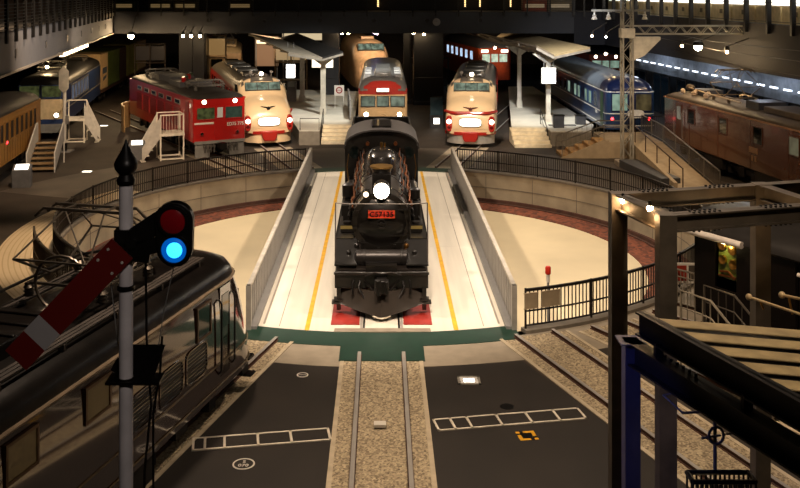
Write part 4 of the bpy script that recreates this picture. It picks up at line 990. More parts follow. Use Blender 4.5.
for y, hw, zt, zs in ((0,.5,1.8,1.2),(.3,1.0,2.6,1.4),(1.0,1.35,3.4,1.9),(1.8,1.55,3.9,2.4),(2.6,1.66,4.7,2.9),(3.6,1.69,4.95,3.1),(16,1.69,4.95,3.1)):
    rings.append([(hw*.95,y,.7),(hw,y,1.1)]+[(x,y,z) for x,z in arch(hw,zs,zt,18,2.6)]+[(-hw,y,1.1),(-hw*.95,y,.7)])
MB().loft(rings).build('body', cs, v, ang=50)
M = Matrix.Translation((0,2.05,4.28)) @ Matrix.Rotation(-.82,4,'X')
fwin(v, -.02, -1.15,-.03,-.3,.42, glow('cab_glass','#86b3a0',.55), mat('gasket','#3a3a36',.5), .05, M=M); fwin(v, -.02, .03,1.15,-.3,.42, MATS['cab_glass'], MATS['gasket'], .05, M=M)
o = MB(); o.box(-.6,.6,5,7,4.9,5.15); o.build('roof_unit', cs, v, bevel=.05)
o = MB(); o.box(-1.5,1.5,.6,15.5,.05,.75); o.build('underframe', steel_dark, v)
v = simple_train('orange_railcar', 'orange railcar front with bright lamps behind the blue coach', (20.3,86,.1), -4, 12, 1.5, 3.5, 4.0, org, dgrey, 4, front=[(-1.2,-.4,2.3,2.95,lw),(-.3,.3,2.3,2.95,lw),(.4,1.2,2.3,2.95,lw)], lights=[(-.9,3.3,.14),(0,3.55,.14),(.9,3.3,.14)])
v = simple_train('cream_coach', 'cream coach with a roof pantograph far behind the left bonnet train', (-14.2,86,.1), 8, 13, 1.5, 3.6, 4.2, mat('far_cream','#a08058',.5), mat('far_cream_roof','#9a8460',.5), 6, lights=[(0,3.6,.12)], front=[(-1.2,-.2,2.4,3.1,glassd),(.2,1.2,2.4,3.1,glassd)])
panto(v, 4, 4.15, .9)
o = MB()
for k in range(6): o.box(-1.0,1.0,1.4+k*1.8,2.6+k*1.8,4.1,4.35)
o.build('roof_unit', MATS['far_cream_roof'], v, bevel=.06)

# ---- black steam locomotive on the right, seen from its cab
p = radial(29.5, 15.6); nrm = Vector((-math.cos(rad(29.5)), -math.sin(rad(29.5)),0))
v = T('tank_locomotive', 'black steam locomotive at right with open cab showing brass gauges', 'locomotive', (9.2,24.85,.115), 180+29.5); L = 10.5; w = 1.4
bt = mat('tank_black','#0b0706',.5,0,var=.3,spec=.15)
o = MB(); o.box(-w,w,0,.08,1.2,3.2); o.box(-w,w,2.9,2.98,1.2,3.2)
for s in (-1,1): o.box(s*w-.03,s*w+.03,0,.65,1.2,3.2); o.box(s*w-.03,s*w+.03,1.3,2.95,1.2,3.2); o.box(s*w-.03,s*w+.03,.65,1.3,1.2,1.9)
o.box(-w,w,0,2.95,1.1,1.2); cab = o.build('cab', bt, v)
rings = [[(x,y,z) for x,z in arch(1.55,3.15,3.62,14,2.3)+arch(1.5,3.1,3.56,14,2.3)[::-1]] for y in (-.35,3.2)]
cr2 = MB().loft(rings).build('cab_roof', mat('tank_roof','#2c2a29',.4,.3), v)
for s in (-1,1): o = MB(); o.cyl((s*1.6,-.35,3.16),(s*1.6,1.6,3.16),.085,12); o.build('roof_gutter', mat('lit_edge_pale','#d8d0c8',.3,.1), v)  # pale colour paints the brightly lit stretch of the cab eave
o = MB(); o.lathe([(.3,0),(.34,.05),(.34,.9),(.3,.95)],(-.3,1.1,3.75),(0,1,0),20); o.box(-.5,-.1,1.2,1.9,3.5,3.75); o.build('roof_drum', mat('roof_drum_m','#57544f',.35,.4), v)
o = MB(); o.box(-1.25,1.25,2.3,2.88,1.2,3.1); bh = o.build('backhead', mat('backhead_green','#2c3a20',.5,var=.4,scale=4), v)
for k,(x,z,r) in enumerate(((-.9,2.85,.13),(-1.15,2.6,.11),(-.6,2.6,.13),(-.9,2.35,.1),(-.3,2.8,.12),(.3,2.8,.12),(.6,2.5,.1))):
    o = MB(); o.lathe([(r,0),(r,.08),(r*.85,.09),(.005,.09)],(x,2.3,z),(0,-1,0),18); o.build('gauge', brass, bh)
for k,(yy,z,r) in enumerate(((.8,2.85,.12),(1.12,2.8,.12),(.82,2.5,.11),(1.14,2.45,.12))):
    o = MB(); o.lathe([(r,0),(r,.07),(r*.85,.08),(.005,.08)],(1.31,yy,z+.1),(1,0,0),18); o.build('gauge', brass, cab)
o = MB(); o.box(1.27,1.31,.66,1.29,2.15,3.12); o.build('gauge_panel', mat('gauge_panel_green','#6a7a34',.5,var=.6,scale=6), cab)
a_ = rad(180+29.5); lamp('POINT', (9.2+1.54*math.cos(a_)-.98*math.sin(a_), 24.85+1.54*math.sin(a_)+.98*math.cos(a_), 3.1), 5, '#ffe0a0', .05)
o = MB(); o.tube([(1.36,.75,2.3),(1.36,1.0,2.35),(1.36,1.2,2.2)],.03,6); o.tube([(1.36,.7,2.2),(1.36,1.25,2.25)],.025,6); o.build('gauge_pipe', copper, cab)
o = MB(); o.lathe([(.8,2.9),(.8,L)],(0,0,2.3),(0,1,0),32); bo2 = o.build('boiler', bt, v)
for s in (-1,1):
    o = MB(); o.box(*sorted((s*.75,s*1.4)),3.0,L-1.8,1.2,2.75); tk = o.build('side_tank', bt, v, bevel=.03)
    for k in range(3): o = MB(); o.box(s*1.4-.0,s*1.4+s*.06,3.35,3.75,1.7+k*.42,1.73+k*.42) if s>0 else o.box(-1.46,-1.4,3.35,3.75,1.7+k*.42,1.73+k*.42); o.build('tank_rung', white, tk)
    o = MB(); o.cyl((s*1.42,3.0,2.8),(s*1.42,L-1.8,2.8),.05,10); o.build('tank_handrail', MATS['lit_edge_pale'], tk)
    for y in (3.6,5.2,6.8): wheel(v, y, s*.56, .6, 12)
    for y in (1.0,8.6): wheel(v, y, s*.56, .45)
o = MB(); o.box(-1.1,1.1,.1,L,.8,1.2); o.build('frame', bt, v)
o = MB(); o.lathe([(.3,0),(.25,.1),(.25,.55),(.15,.65)],(0,5,3.05)); o.lathe([(.35,0),(.3,.1),(.3,.5),(.1,.62)],(0,6.8,3.05)); o.lathe([(.24,0),(.22,.8),(.28,.86)],(0,L-.9,3.0)); o.build('dome', bt, v)
# ================================================================== PLATFORMS, STEPS, CANOPIES
ptop = mat('platform_top','#c2bdae',.6,var=.12,scale=.8); pside = mat('platform_side','#7d7567',.8)
def platform(poly, z=.9):
    mb = MB(); mb.prism(poly, 'z', 0, z-.06); o = struct('floor_platform_base', mb, pside)
    mb = MB(); mb.prism(poly, 'z', z-.06, z); struct('floor_platform', mb, ptop)
platform([(-5.0,57.6),(-3.75,57.6),(-3.75,60.4),(-1.75,60.4),(-1.9,80),(-13.0,84),(-12.0,82)][:5]+[(-9.6,82)])
platform([(8.1,59.2),(10.2,59.2),(10.2,57.2),(12.6,57.2),(13.4,60),(13.4,84),(11.2,84)])
def steps(name, label, x0, x1, y0, depth, n, rise=.18, m=None):
    t = T(name, label, 'steps', (x0,y0,0))
    for k in range(n):
        o = MB(); o.box(0,x1-x0,k*depth,n*depth,k*rise,(k+1)*rise); o.build('tread', m or mat('step_wood','#d3c5a6',.6), t, bevel=.01)
    return t
steps('platform_steps','pale wooden steps up to the left platform beside the steam locomotive',-3.7,-1.75,57.9,.5,5,.175)
steps('platform_steps','pale wooden steps up to the right platform beside the bonnet train',7.95,10.15,56.6,.5,5,.175)
for xs, lb in (((-3.7,),'thin black handrail at the left platform steps'),((10.1,),'thin black handrail at the right platform steps')):
    t = T('step_handrail', lb, 'handrail', (xs[0],57.9,0)); o = MB(); o.tube([(0,-.1,0),(0,-.1,.95),(0,2.5,1.85),(0,2.5,.9)],.025,6); o.build('rail', iron, t); o = MB(); o.tube([(0,-.1,.5),(0,2.5,1.4)],.015,6); o.build('lower_rail', iron, t)
t = T('platform_rail','low black rail along the front edge of the left platform','handrail',(-4.95,57.75,.9)); o = MB(); o.tube([(0,0,0),(0,0,.7),(1.15,0,.7),(1.15,0,0)],.025,6); o.build('rail', iron, t)
def butterfly(name, label, pts_front, pts_back, zt, posts, mroof):
    """V shaped canopy: three points across the front end and three across the back end"""
    t = T(name, label, 'canopy', (0,0,0)); 
    for i in (0,1):
        q = [pts_front[i], pts_front[i+1], pts_back[i+1], pts_back[i]]
        MB().loft([[Vector(p) for p in q],[Vector(p)+Vector((0,0,.12)) for p in q]], smooth=False).build('roof_panel', mroof[i], t)
        for k in range(7):
            o = MB(); f = k/6; a = Vector(pts_front[i]).lerp(Vector(pts_back[i]), f); b = Vector(pts_front[i+1]).lerp(Vector(pts_back[i+1]), f); o.bar(a-Vector((0,0,.07)), b-Vector((0,0,.07)), .08, .14)
            o.build('rafter', mat('canopy_rafter','#8c8478',.6), t)
    for (x,y,zb,w_) in posts:
        pa = Vector(pts_front[1]).lerp(Vector(pts_back[1]), max(0,min(1,(y-pts_front[1][1])/(pts_back[1][1]-pts_front[1][1]))))
        o = MB(); o.box(x-w_,x+w_,y-w_,y+w_,zb,pa.z); o.prism([(x-1.0,pa.z+.12),(x-w_,pa.z-.5),(x+w_,pa.z-.5),(x+1.0,pa.z+.12)],'y',y-.06,y+.06)
        o.box(x-w_-.05,x+w_+.05,y-w_-.05,y+w_+.05,zb,zb+.5); o.build('post', mat('canopy_post','#b9b2a2',.5), t)
    return t
butterfly('platform_canopy','butterfly roofed platform canopy on white posts at left of centre',[(-6.3,64.2,5.1),(-4.0,64.2,4.75),(-2.6,64.2,5.15)],[(-11.2,80,5.7),(-8.6,80,5.3),(-7.1,80,5.7)],4.8,[(-4.0,65.2,.9,.17),(-6.05,72.5,.9,.17)], (mat('canopy_roof_pale','#8d8373',.7), mat('canopy_roof','#15110d',.7)))
butterfly('platform_canopy','tan butterfly canopy on a pale post at right of centre',[(9.9,60.6,5.75),(10.9,60.0,5.2),(13.5,61.5,5.6)],[(7.0,88,5.8),(9.4,80,5.2),(11.8,89,5.65)],4.8,[(10.7,61.0,.9,.14),(10.0,69,.9,.14)], (mat('canopy_roof_left','#5c5040',.7), mat('canopy_roof_tan','#9a8662',.65)))
def lightbox(name, label, loc, w, h, rz=0, g=None, hang=.25, m=None):
    t = T(name, label, 'sign', loc, rz); o = MB(); o.box(-w/2-.04,w/2+.04,-.1,.1,-.04,h+.04)
    for s in (-1,1): o.cyl((s*w*.35,0,h),(s*w*.35,0,h+hang),.02,6)
    o.build('case', greyp, t); o = MB(); o.box(-w/2,w/2,-.115,-.095,0,h); o.build('lit_face', m or glow('lightbox','#fffaf0',5), t); return t
lightbox('station_sign','bright white hanging sign box in front of the pale right canopy post',(10.62,60.4,3.5),.85,.95,g=1,hang=.6)
lightbox('station_sign','bright white hanging sign box behind the left canopy post',(-4.25,68.5,3.85),1.5,.7,hang=.35,m=glow('lightbox_warm','#ffefd0',1.6))
lightbox('station_sign','small bright white sign between the left bonnet train and the canopy',(-6.55,68.6,3.1),.62,.95,hang=1.6)
t = T('prohibition_board','white board with a red no entry ring beside the left canopy post','sign',(-3.05,68.5,.9)); o = MB(); o.box(-.35,.35,-.02,.02,.9,1.65); o.cyl((-.3,0,0),(-.3,0,1),.025); o.cyl((.3,0,0),(.3,0,1),.025); o.build('board', white, t)
o = MB(); o.lathe([(.16,0),(.24,0),(.24,.02),(.16,.02),(.16,0)],(0,-.025,1.3),(0,-1,0),24,cap=False); o.bar((-.16,-.035,1.3),(.16,-.035,1.3),.07,.03); o.build('red_ring', red, t)
t = T('glass_screen','pale slanting glass screen at the right edge of the left platform','screen',(-2.05,62.2,.9),3)
o = MB(); o.box(-.02,.02,0,7,.1,1.25); o.build('glass_panel', mat('frosted_glass','#7f8a88',.25,coat=.3), t)
for k in range(5): o = MB(); o.box(-.04,.04,k*1.75-.04,k*1.75+.04,0,1.35); o.build('post', greyp, t)
o = MB(); o.box(-.05,.05,-.05,7.05,1.25,1.33); o.build('top_rail', greyp, t)
t = T('ticket_machine','grey machine with a slanted top on the left platform','machine',(-6.9,73,.9)); o = MB(); o.prism([(-.3,0),(.3,0),(.3,1.5),(-.1,1.5),(-.3,1.1)],'x',-.35,.35); o.build('body', greyp, t); o = MB(); o.bar((0,-.31,1.12),(0,-.12,1.48),.5,.01); o.build('screen', mat('screen_pale','#a9b0a8',.3), t)
t = T('lit_sign','lit rectangular display panel on the right platform face','sign',at(562,131,.55)+Vector((0,-.2,0))); o = MB(); o.box(-.85,.85,-.05,.35,-.5,.4); o.build('case', mat('panel_case','#585654',.5), t); o = MB(); o.box(-.42,.42,-.075,-.04,.0,.3); o.build('lit_face', lit_white, t)
o = MB(); o.box(-.5,-.25,-.07,-.045,-.42,-.15, M=Matrix.Rotation(.0,4,'Y')); o.build('paper_notice', white, t)
t = T('bench_box','dark grey box standing on the right platform behind the lit panel','box',(10.95,58.8,.9)); o = MB(); o.box(-.32,.32,-.25,.25,0,.75); o.build('body', dgrey, t, bevel=.03); o = MB(); o.box(-.34,.34,-.27,.27,.75,.8); o.build('lid', blackm, t)
t = T('bench_box','low dark box on the right platform beside the stair railing','box',(12.6,60.2,.9)); o = MB(); o.box(-.3,.3,-.25,.25,0,.55); o.build('body', dgrey, t, bevel=.03); o = MB(); o.box(-.32,.32,-.27,.27,.55,.6); o.build('lid', blackm, t)
t = T('display_kiosk','blue grey glass display kiosk left of the right bonnet train','kiosk',(3.75,65,0)); o = MB(); o.box(-.45,.45,-.35,.35,0,.9); o.build('plinth', dgrey, t); o = MB(); o.box(-.42,.42,-.32,.32,.9,2.1); o.build('glass_case', mat('kiosk_glass','#40606c',.15,coat=.5), t); o = MB(); o.box(-.2,.2,-.36,-.34,.3,.7); o.build('lit_face', lit_white, t)

# ---- stairs, ramp beside the blue coach
conc = mat('ramp_concrete','#a8967a',.75,var=.12)
t = T('platform_stairs','pale tiled stairs with steel handrails in front of the blue coach','stairs',(10.1,53.2,0))
for k in range(5): o = MB(); o.box(k*.5,2.6,0,1.7,k*.18,(k+1)*.18); o.build('tread', mat('tile_tan','#b58d55',.6), t, bevel=.01)
o = MB(); o.prism([(-.1,0),(2.6,0),(2.6,1.0),(2.3,1.0)],'y',-.15,0); o.build('side_wall', conc, t)
for y in (-.08,1.75):
    o = MB(); o.tube([(0,y,0),(0,y,.95),(2.4,y,1.85),(4.0,y,1.85)],.035,8); o.tube([(0,y,.55),(2.4,y,1.45),(4.0,y,1.45)],.02,6); o.build('handrail', mat('stainless','#9b968d',.3,.8), t)
    for k in range(9): x=.1+k*.28; o = MB(); o.bar((x,y,.18*min(5,x/.5)),(x,y,.95+x*.37),.02); o.build('baluster', MATS['stainless'], t)
mb = MB(); mb.box(12.7,15.7,53.1,57.0,0,.9); struct('floor_landing', mb, conc)
mb = MB(); mb.prism([(44.0,0),(53.1,0),(53.1,.9),(44.0,.02)],'x',13.9,15.7); struct('floor_ramp', mb, conc)
mb = MB(); mb.prism([(44.6,0),(53.1,0),(53.1,1.15),(44.6,.35)],'x',13.72,13.9); struct('trim_ramp_wall', mb, conc)
def rampfence(name, label, x, m, panel, y0=44.2, y1=57.6, lower=True, xs=0):
    t = T(name, label, 'railing', (x,y0,0)); Lr = y1-y0
    def zf(y): return max(.0,min(.9,(y+y0-44)*.0967)) 
    pts = [(xs*k/12, Lr*k/12, zf(Lr*k/12)) for k in range(13)]
    o = MB(); o.tube([(p[0],p[1],p[2]+.95) for p in pts],.035,8); o.build('top_rail', m, t)
    if panel:
        o = MB(); o.tube([(p[0],p[1],p[2]+.12) for p in pts],.02,6)
        for k in range(90): y = Lr*k/89; o.bar((xs*k/89,y,zf(y)+.1),(xs*k/89,y,zf(y)+.93),.016)
        o.build('baluster_panel', m, t)
    for p in pts[::2 if panel else 3]: o = MB(); o.cyl(p,(p[0],p[1],p[2]+.95),.03,8); o.build('post', m, t)
    return t
rampfence('ramp_railing','steel railing along the ramp beside the brown locomotive',15.75,MATS['stainless'],True)
rampfence('ramp_handrail','dark bronze handrail along the inner side of the ramp',14.15,mat('bronze_rail','#5a4330',.35,.7),False,y0=44.6,y1=53.0)
t = T('coach_railing','railing across the landing under the red tail lamps of the blue coach','railing',(14.5,57.1,.9)); o = MB(); o.tube([(0,0,0),(0,0,.9),(3.2,0,.9),(3.2,0,0)],.03,6); o.build('top_rail', iron, t); o = MB(); 
for k in range(24): o.bar((.13*k+.08,0,0),(.13*k+.08,0,.9),.016)
o.build('baluster_panel', iron, t)
mb = MB(); mb.prism([(12.6,50.4),(13.6,50.4),(14.3,45.4),(13.3,45.2)],'z',0,.42); tag(mb.build('shade_block', dgrey, bevel=.03),'low dark block standing for shaded asphalt at the foot of the lattice mast','block')  # dark block added where the asphalt lies in shadow

# ---- lattice mast with bracket arm
galv = mat('galvanised','#a3a094',.5,.3,var=.12)
t = T('lattice_mast','pale steel lattice mast with a long lattice arm reaching right','mast',(13.15,50.9,0))
hw = .26
for x in (-hw,hw):
    for y in (-hw,hw): o = MB(); o.box(x-.04,x+.04,y-.04,y+.04,0,10.6); o.build('chord', galv, t)
o = MB(); o.box(-.55,.55,-.55,.55,0,.25); o.build('footing', concrete, t)
for sx, sy in ((0,-1),(0,1),(-1,0),(1,0)):
    o = MB()
    for k in range(16):
        z = .4+k*.63; a, b = (-hw,hw) if k % 2 else (hw,-hw)
        P = ((a,sy*hw,z),(b,sy*hw,z+.63)) if sy else ((sx*hw,a,z),(sx*hw,b,z+.63)); o.bar(P[0],P[1],.05,.025)
    o.build('lacing', galv, t)
o = MB()
for z in (7.05,7.48): o.box(-hw,7.4,-.2,-.12,z-.04,z+.04); o.box(-hw,7.4,.12,.2,z-.04,z+.04)
for k in range(18):
    for y in (-.16,.16): x = .6+k*.375; o.bar((x,y,7.05 if k%2 else 7.48),(x+.375,y,7.48 if k%2 else 7.05),.05,.03)
arm = o.build('lattice_arm', galv, t)
o = MB(); o.prism([(hw,6.9),(1.75,6.9),(1.75,6.75),(.9,5.9),(hw,5.6)],'y',-.18,.18); o.box(-hw-.1,hw+.1,-hw-.05,hw+.05,6.85,7.35); o.build('gusset_plate', mat('galvanised_plate','#cfcabb',.5,.2), t)
o = MB(); o.box(-1.9,1.2,-.06,.06,8.25,8.36); o.build('cross_arm', galv, t)
for x in (-1.75,-1.0,.95):
    o = MB(); o.lathe([(.04,0),(.05,-.15),(.12,-.2),(.08,-.26),(.12,-.3),(.16,-.42),(.02,-.44)],(x,0,8.25),(0,0,1),12); o.build('hanging_insulator', mat('porcelain','#d8d4c8',.25), t)
t = T('overhead_wire','thin overhead contact wires running from the lattice arm over the brown locomotive','wire',(18.3,45,0))
for x,z in ((0,6.4),(-.4,6.9),(1.0,5.6)): o = MB(); o.tube([(x-.8,15,z),(x-.2,6,z-.25),(x,-6,z-.1)],.02,5); o.build('wire', iron, t)

# ---- left yard: staircases, desks, sign post
def small_stair(label, loc, rz, n, w_, rise, run, m, rail_h=.95, panel=True, wallm=None):
    t = T('boarding_stairs', label, 'stairs', loc, rz)
    for k in range(n):
        o = MB(); o.box(-w_/2,w_/2,k*run,(k+1)*run+.06,(k+1)*rise-.06,(k+1)*rise); o.box(-w_/2,w_/2,(k+1)*run,(k+1)*run+.02,k*rise,(k+1)*rise); o.build('tread', m, t)
    for s in (-1,1):
        x = s*(w_/2+.04); o = MB()
        o.loft([[(x-.02,0,.0),(x-.02,n*run,n*rise),(x-.02,n*run+.3,n*rise),(x-.02,n*run+.3,n*rise+rail_h),(x-.02,n*run,n*rise+rail_h),(x-.02,0,rail_h)],[(x+.02,0,.0),(x+.02,n*run,n*rise),(x+.02,n*run+.3,n*rise),(x+.02,n*run+.3,n*rise+rail_h),(x+.02,n*run,n*rise+rail_h),(x+.02,0,rail_h)]], smooth=False) if panel else None
        o.build('side_panel', wallm or white, t)
        o = MB(); o.tube([(x,0,0),(x,0,rail_h+.05),(x,n*run,n*rise+rail_h+.05),(x,n*run+.3,n*rise+rail_h+.05),(x,n*run+.3,0)],.035,6); o.build('handrail', white, t)
    return t
small_stair('white sided staircase in front of the blue and cream locomotive at left',(-17.55,48.9,0),9,6,1.3,.2,.42,mat('tread_tan','#8d7350',.6),wallm=mat('panel_white','#b5aea2',.5))
def boarding(label, loc, rz, w_, d_, h_, stair_side, n, fill=None, top=1.05):
    t = T('boarding_platform', label, 'boarding platform', loc, rz); wm = mat('white_steel','#d3cab8',.45)
    for x in (-w_/2,w_/2):
        for y in (0,d_): o = MB(); o.box(x-.04,x+.04,y-.04,y+.04,0,h_+(top if y or top > 1 else -.02)); o.build('post', wm, t)
    o = MB(); o.box(-w_/2-.06,w_/2+.06,-.06,d_+.06,h_-.14,h_); o.build('platform_deck', wm, t)
    o = MB()
    for y in (0,d_): o.box(-w_/2,w_/2,y-.03,y+.03,.05,.13)
    for x in (-w_/2,w_/2): o.box(x-.03,x+.03,0,d_,.05,.13)
    o.build('base_frame', wm, t)
    o = MB(); o.box(-w_/2,w_/2,-.03,.03,h_+top-.07,h_+top) if top > 1 else None; o.box(-w_/2,w_/2,d_-.03,d_+.03,h_+.98,h_+1.05); o.box((-stair_side)*w_/2-.03,(-stair_side)*w_/2+.03,0,d_,h_+.98,h_+1.05)
    o.box(-w_/2,w_/2,-.01,.01,h_+.06,h_+.95) if fill else None
    for k in range(9 if top > 1 else 0): x=-w_/2+w_*k/8; o.box(x-.01,x+.01,-.015,.015,h_,h_+1)
    o.build('guard_rail', wm, t)
    rn = h_/n; s = stair_side
    for k in range(n): o = MB(); o.box(*sorted((s*(w_/2+k*.2),s*(w_/2+k*.2+.24))),0,d_,h_-(k+1)*rn,h_-(k+1)*rn+.05); o.build('tread', wm, t)
    for y in (-.02,d_+.02):
        o = MB(); a = s*w_/2; b = s*(w_/2+n*.2)
        o.loft([[(a,y-.02,h_-.2),(b,y-.02,0),(b,y-.02,.75),(a,y-.02,h_+.98)],[(a,y+.02,h_-.2),(b,y+.02,0),(b,y+.02,.75),(a,y+.02,h_+.98)]], smooth=False); o.build('stair_panel', mat('panel_white','#b5aea2',.5), t)
    return t
boarding('white boarding platform with slanting stair beside the red locomotive',(-11.55,52.4,0),22,1.25,1.3,1.5,-1,5)
boarding('white frame boarding platform with stair behind the tall sign post at left',(-18.85,58.4,0),9,1.1,1.2,1.5,1,4,top=1.0)
t = T('sign_post','tall white post with a slim white sign plate in the yard at left','sign post',(-18.45,55.3,0)); o = MB(); o.cyl((0,0,0),(0,0,5.0),.1,12); o.build('pole', white, t)
o = MB(); o.box(-.45,.45,-.45,.45,0,.06); o.build('base_plate', greyp, t); o = MB(); o.cyl((0,0,.06),(0,0,.5),.14); o.build('foot', blackm, t)
o = MB(); o.prism([(-.28,3.7),(.0,3.4),(.28,3.7),(.28,4.7),(0,5.0),(-.28,4.7)],'y',-.16,-.11); o.build('sign_plate', mat('sign_white','#b9b0a2',.5), t)
o = MB(); o.box(.08,.22,-.1,.1,1.6,2.1); o.build('bracket_box', greyp, t)
for lb,(px,py) in (('grey information kiosk with a lit slanted top near the ochre railcar',(22,187)),('grey information kiosk with a lit slanted top beside the white boarding platform',(137,160))):
    q = at(px,py); t = T('information_kiosk', lb, 'kiosk', q, 12); o = MB(); o.prism([(-.3,0),(.35,0),(.35,1.05),(-.3,.85)],'x',-.42,.42); o.build('body', mat('kiosk_grey','#5d5c5c',.5), t, bevel=.02)
    o = MB(); o.loft([[(-.3,-.24,.878),(.3,-.24,.878),(.3,.26,1.032),(-.3,.26,1.032)],[(-.3,-.245,.895),(.3,-.245,.895),(.3,.255,1.05),(-.3,.255,1.05)]],smooth=False); o.build('lit_panel', lit_white, t)
t = T('curved_screen','tan curved screen panel standing behind the red locomotive','screen',(-17.5,64.5,0)); o = MB(); o.arc(3.0,3.06,160,215,0,1.7,14,c=(3,0)); o.build('panel', mat('screen_tan','#9c7a4c',.6), t); o = MB(); o.arc(2.98,3.08,160,215,1.7,1.78,14,c=(3,0)); o.build('top_edge', mat('screen_edge','#c9a873',.5), t)

# ================================================================== BALCONIES
def rail_run(label, p, q, z, h, n, m, pw=.09, glass=None, drop=.5, rails=2):
    p, q = Vector((*p,z)), Vector((*q,z)); t = T('balcony_railing', label, 'railing', p); d = q-p
    o = MB(); o.bar((0,0,h),d+Vector((0,0,h)),.08,.06); o.build('top_rail', m, t)
    o = MB()
    for k in range(rails): zz = .12+k*(h-.25)/max(1,rails-1)*.9; o.bar((0,0,zz),d+Vector((0,0,zz)),.03)
    o.build('lower_rail', m, t)
    for k in range(n+1): b = d*(k/n); o = MB(); o.bar(b+Vector((0,0,-drop)),b+Vector((0,0,h)),pw); o.build('post', m, t)
    return t
bkr = mat('rail_black','#0f0d0c',.5,.3)
rail_run('black balcony railing along the left upper walkway',(-13.45,29),(-20.95,74.4),7.7,1.35,26,bkr,.13,drop=.45,rails=8)
rail_run('black railing of the walkway bridge across the back of the hall',(-21,74.9),(15.1,74.9),7.7,1.15,20,bkr,.11,drop=.35,rails=7)
rail_run('black balcony railing with thick posts along the right upper gallery',(19.85,43),(17.3,74),7.7,1.3,13,bkr,.22,drop=.5,rails=2)
rail_run('short black railing at the right corner of the back walkway bridge',(15.2,74.9),(17.35,74.0),7.7,1.2,3,bkr,.13,drop=.4,rails=3)
# round sockets and clock on the back walkway face
for i, px in enumerate((209,265,320,374,427,480)):
    P = Vector(((px-PX)*75/F, 74.98, H-(20.5-PY)*75/F)); o = MB(); o.lathe([(.16,0),(.16,.06),(.1,.05)],(0,0,0),(0,-1,0),16); o = o.build('round_vent', black); o.location = P
    tag(o,'small round black vent in the face of the back walkway bridge','vent','round vents along the walkway face')
t = T('wall_clock','white round clock on the face of the back walkway','clock',((436.5-PX)*75/F,74.9,H-(22-PY)*75/F)); o = MB(); o.lathe([(.30,0),(.30,.08),(.27,.1)],(0,.05,0),(0,-1,0),24); o.build('rim', greyp, t); o = MB(); o.lathe([(.27,.09),(.005,.095)],(0,.05,0),(0,-1,0),24); o.build('face', mat('clock_face','#f0eee8',.4), t)
o = MB(); o.bar((0,-.055,0),(.1,-.055,.12),.025,.01); o.bar((0,-.055,0),(-.05,-.055,.2),.02,.01); o.build('hand', black, t)
# slots in left balcony face
dl = (Vector((-21.1,74.6,0))-Vector((-13,26,0))).normalized()
for i, f in enumerate((.28,.42,.55,.66,.75,.83,.9)):
    P = Vector((-13,26,0)).lerp(Vector((-21.1,74.6,0)), f); o = MB(); o.box(-.02,.04,-.12,.12,-.18,.18); o = o.build('face_slot', dgrey); o.location = (P.x+.01,P.y,6.75); o.rotation_euler = (0,0,math.atan2(-dl.x,dl.y))
    tag(o,'small dark slot in the pale face of the left balcony','slot','slots along the left balcony face')
# galleries behind the railings
for k in range(13):
    f = k/12.6; P = Vector((21.0,41,0)).lerp(Vector((18.5,77,0)), f); t = T('gallery_display', 'cream display panel with white lit top on the right upper gallery', 'display', (P.x,P.y,7.66), 94, 'display panels along the right gallery')
    o = MB(); o.box(-1.35,1.35,0,.25,0,.9); o.build('panel', mat('gallery_cream','#cdbb8e',.6), t); o = MB(); o.box(-1.3,1.3,0,.2,.95,2.3); o.build('lit_top', glow('gallery_light','#fff8ec',1.5), t)
    o = MB(); o.box(-.2,.2,.25,.26,.4,.65); o.build('caption_plate', mat('caption','#6b5f45',.6), t)
for k, (px, w_, col_) in enumerate(((378,.06,'w'),(466,.05,'w'),(481,.05,'w'),(512,.05,'w'),(528,.08,'w'),(551,.1,'w'),(638,.1,'w'))):
    if px > 560: continue
    X = (px-PX)*81/F; t = T('wall_light','slim vertical warm light on the wall behind the back walkway','wall light',(X,81.9,8.0),0,'vertical lights behind the back walkway')
    o = MB(); o.box(-w_,w_,-.1,.1,0,2.2); o.build('tube', glow('warm_strip','#ffd08a',1.6), t); o = MB(); o.box(-w_-.04,w_+.04,0,.12,-.05,2.25); o.build('back_plate', greyp, t)
for k, (px, col_) in enumerate(((15,'#5a3a2a'),(58,'#4a3a22'),(122,'#3c4a2a'),(160,'#4d4334'),(185,'#6a5a3a'),(240,'#3a3020'),(535,'#8a3a1a'),(560,'#6a5a42'))):
    X = (px-PX)*79/F; lbs = ['left end','second from the left end','third from the left end','fourth from the left','fifth from the left','middle of the left half','right half','right end']
    t = T('showcase', 'dim showcase on the back walkway, %s' % lbs[k], 'showcase', (X,79.5,7.66)); o = MB(); o.box(-1,1,-.4,.4,0,.9); o.build('plinth', mat('showcase_'+str(k), col_, .6), t); o = MB(); o.box(-.95,.95,-.35,.35,.9,1.7); o.build('glass_case', mat('case_glass','#4b4a40',.2), t)
    o = MB(); o.box(-.8,.8,-.42,-.4,.3,.6); o.build('lit_strip', glow('case_strip','#d8b070',.12), t)
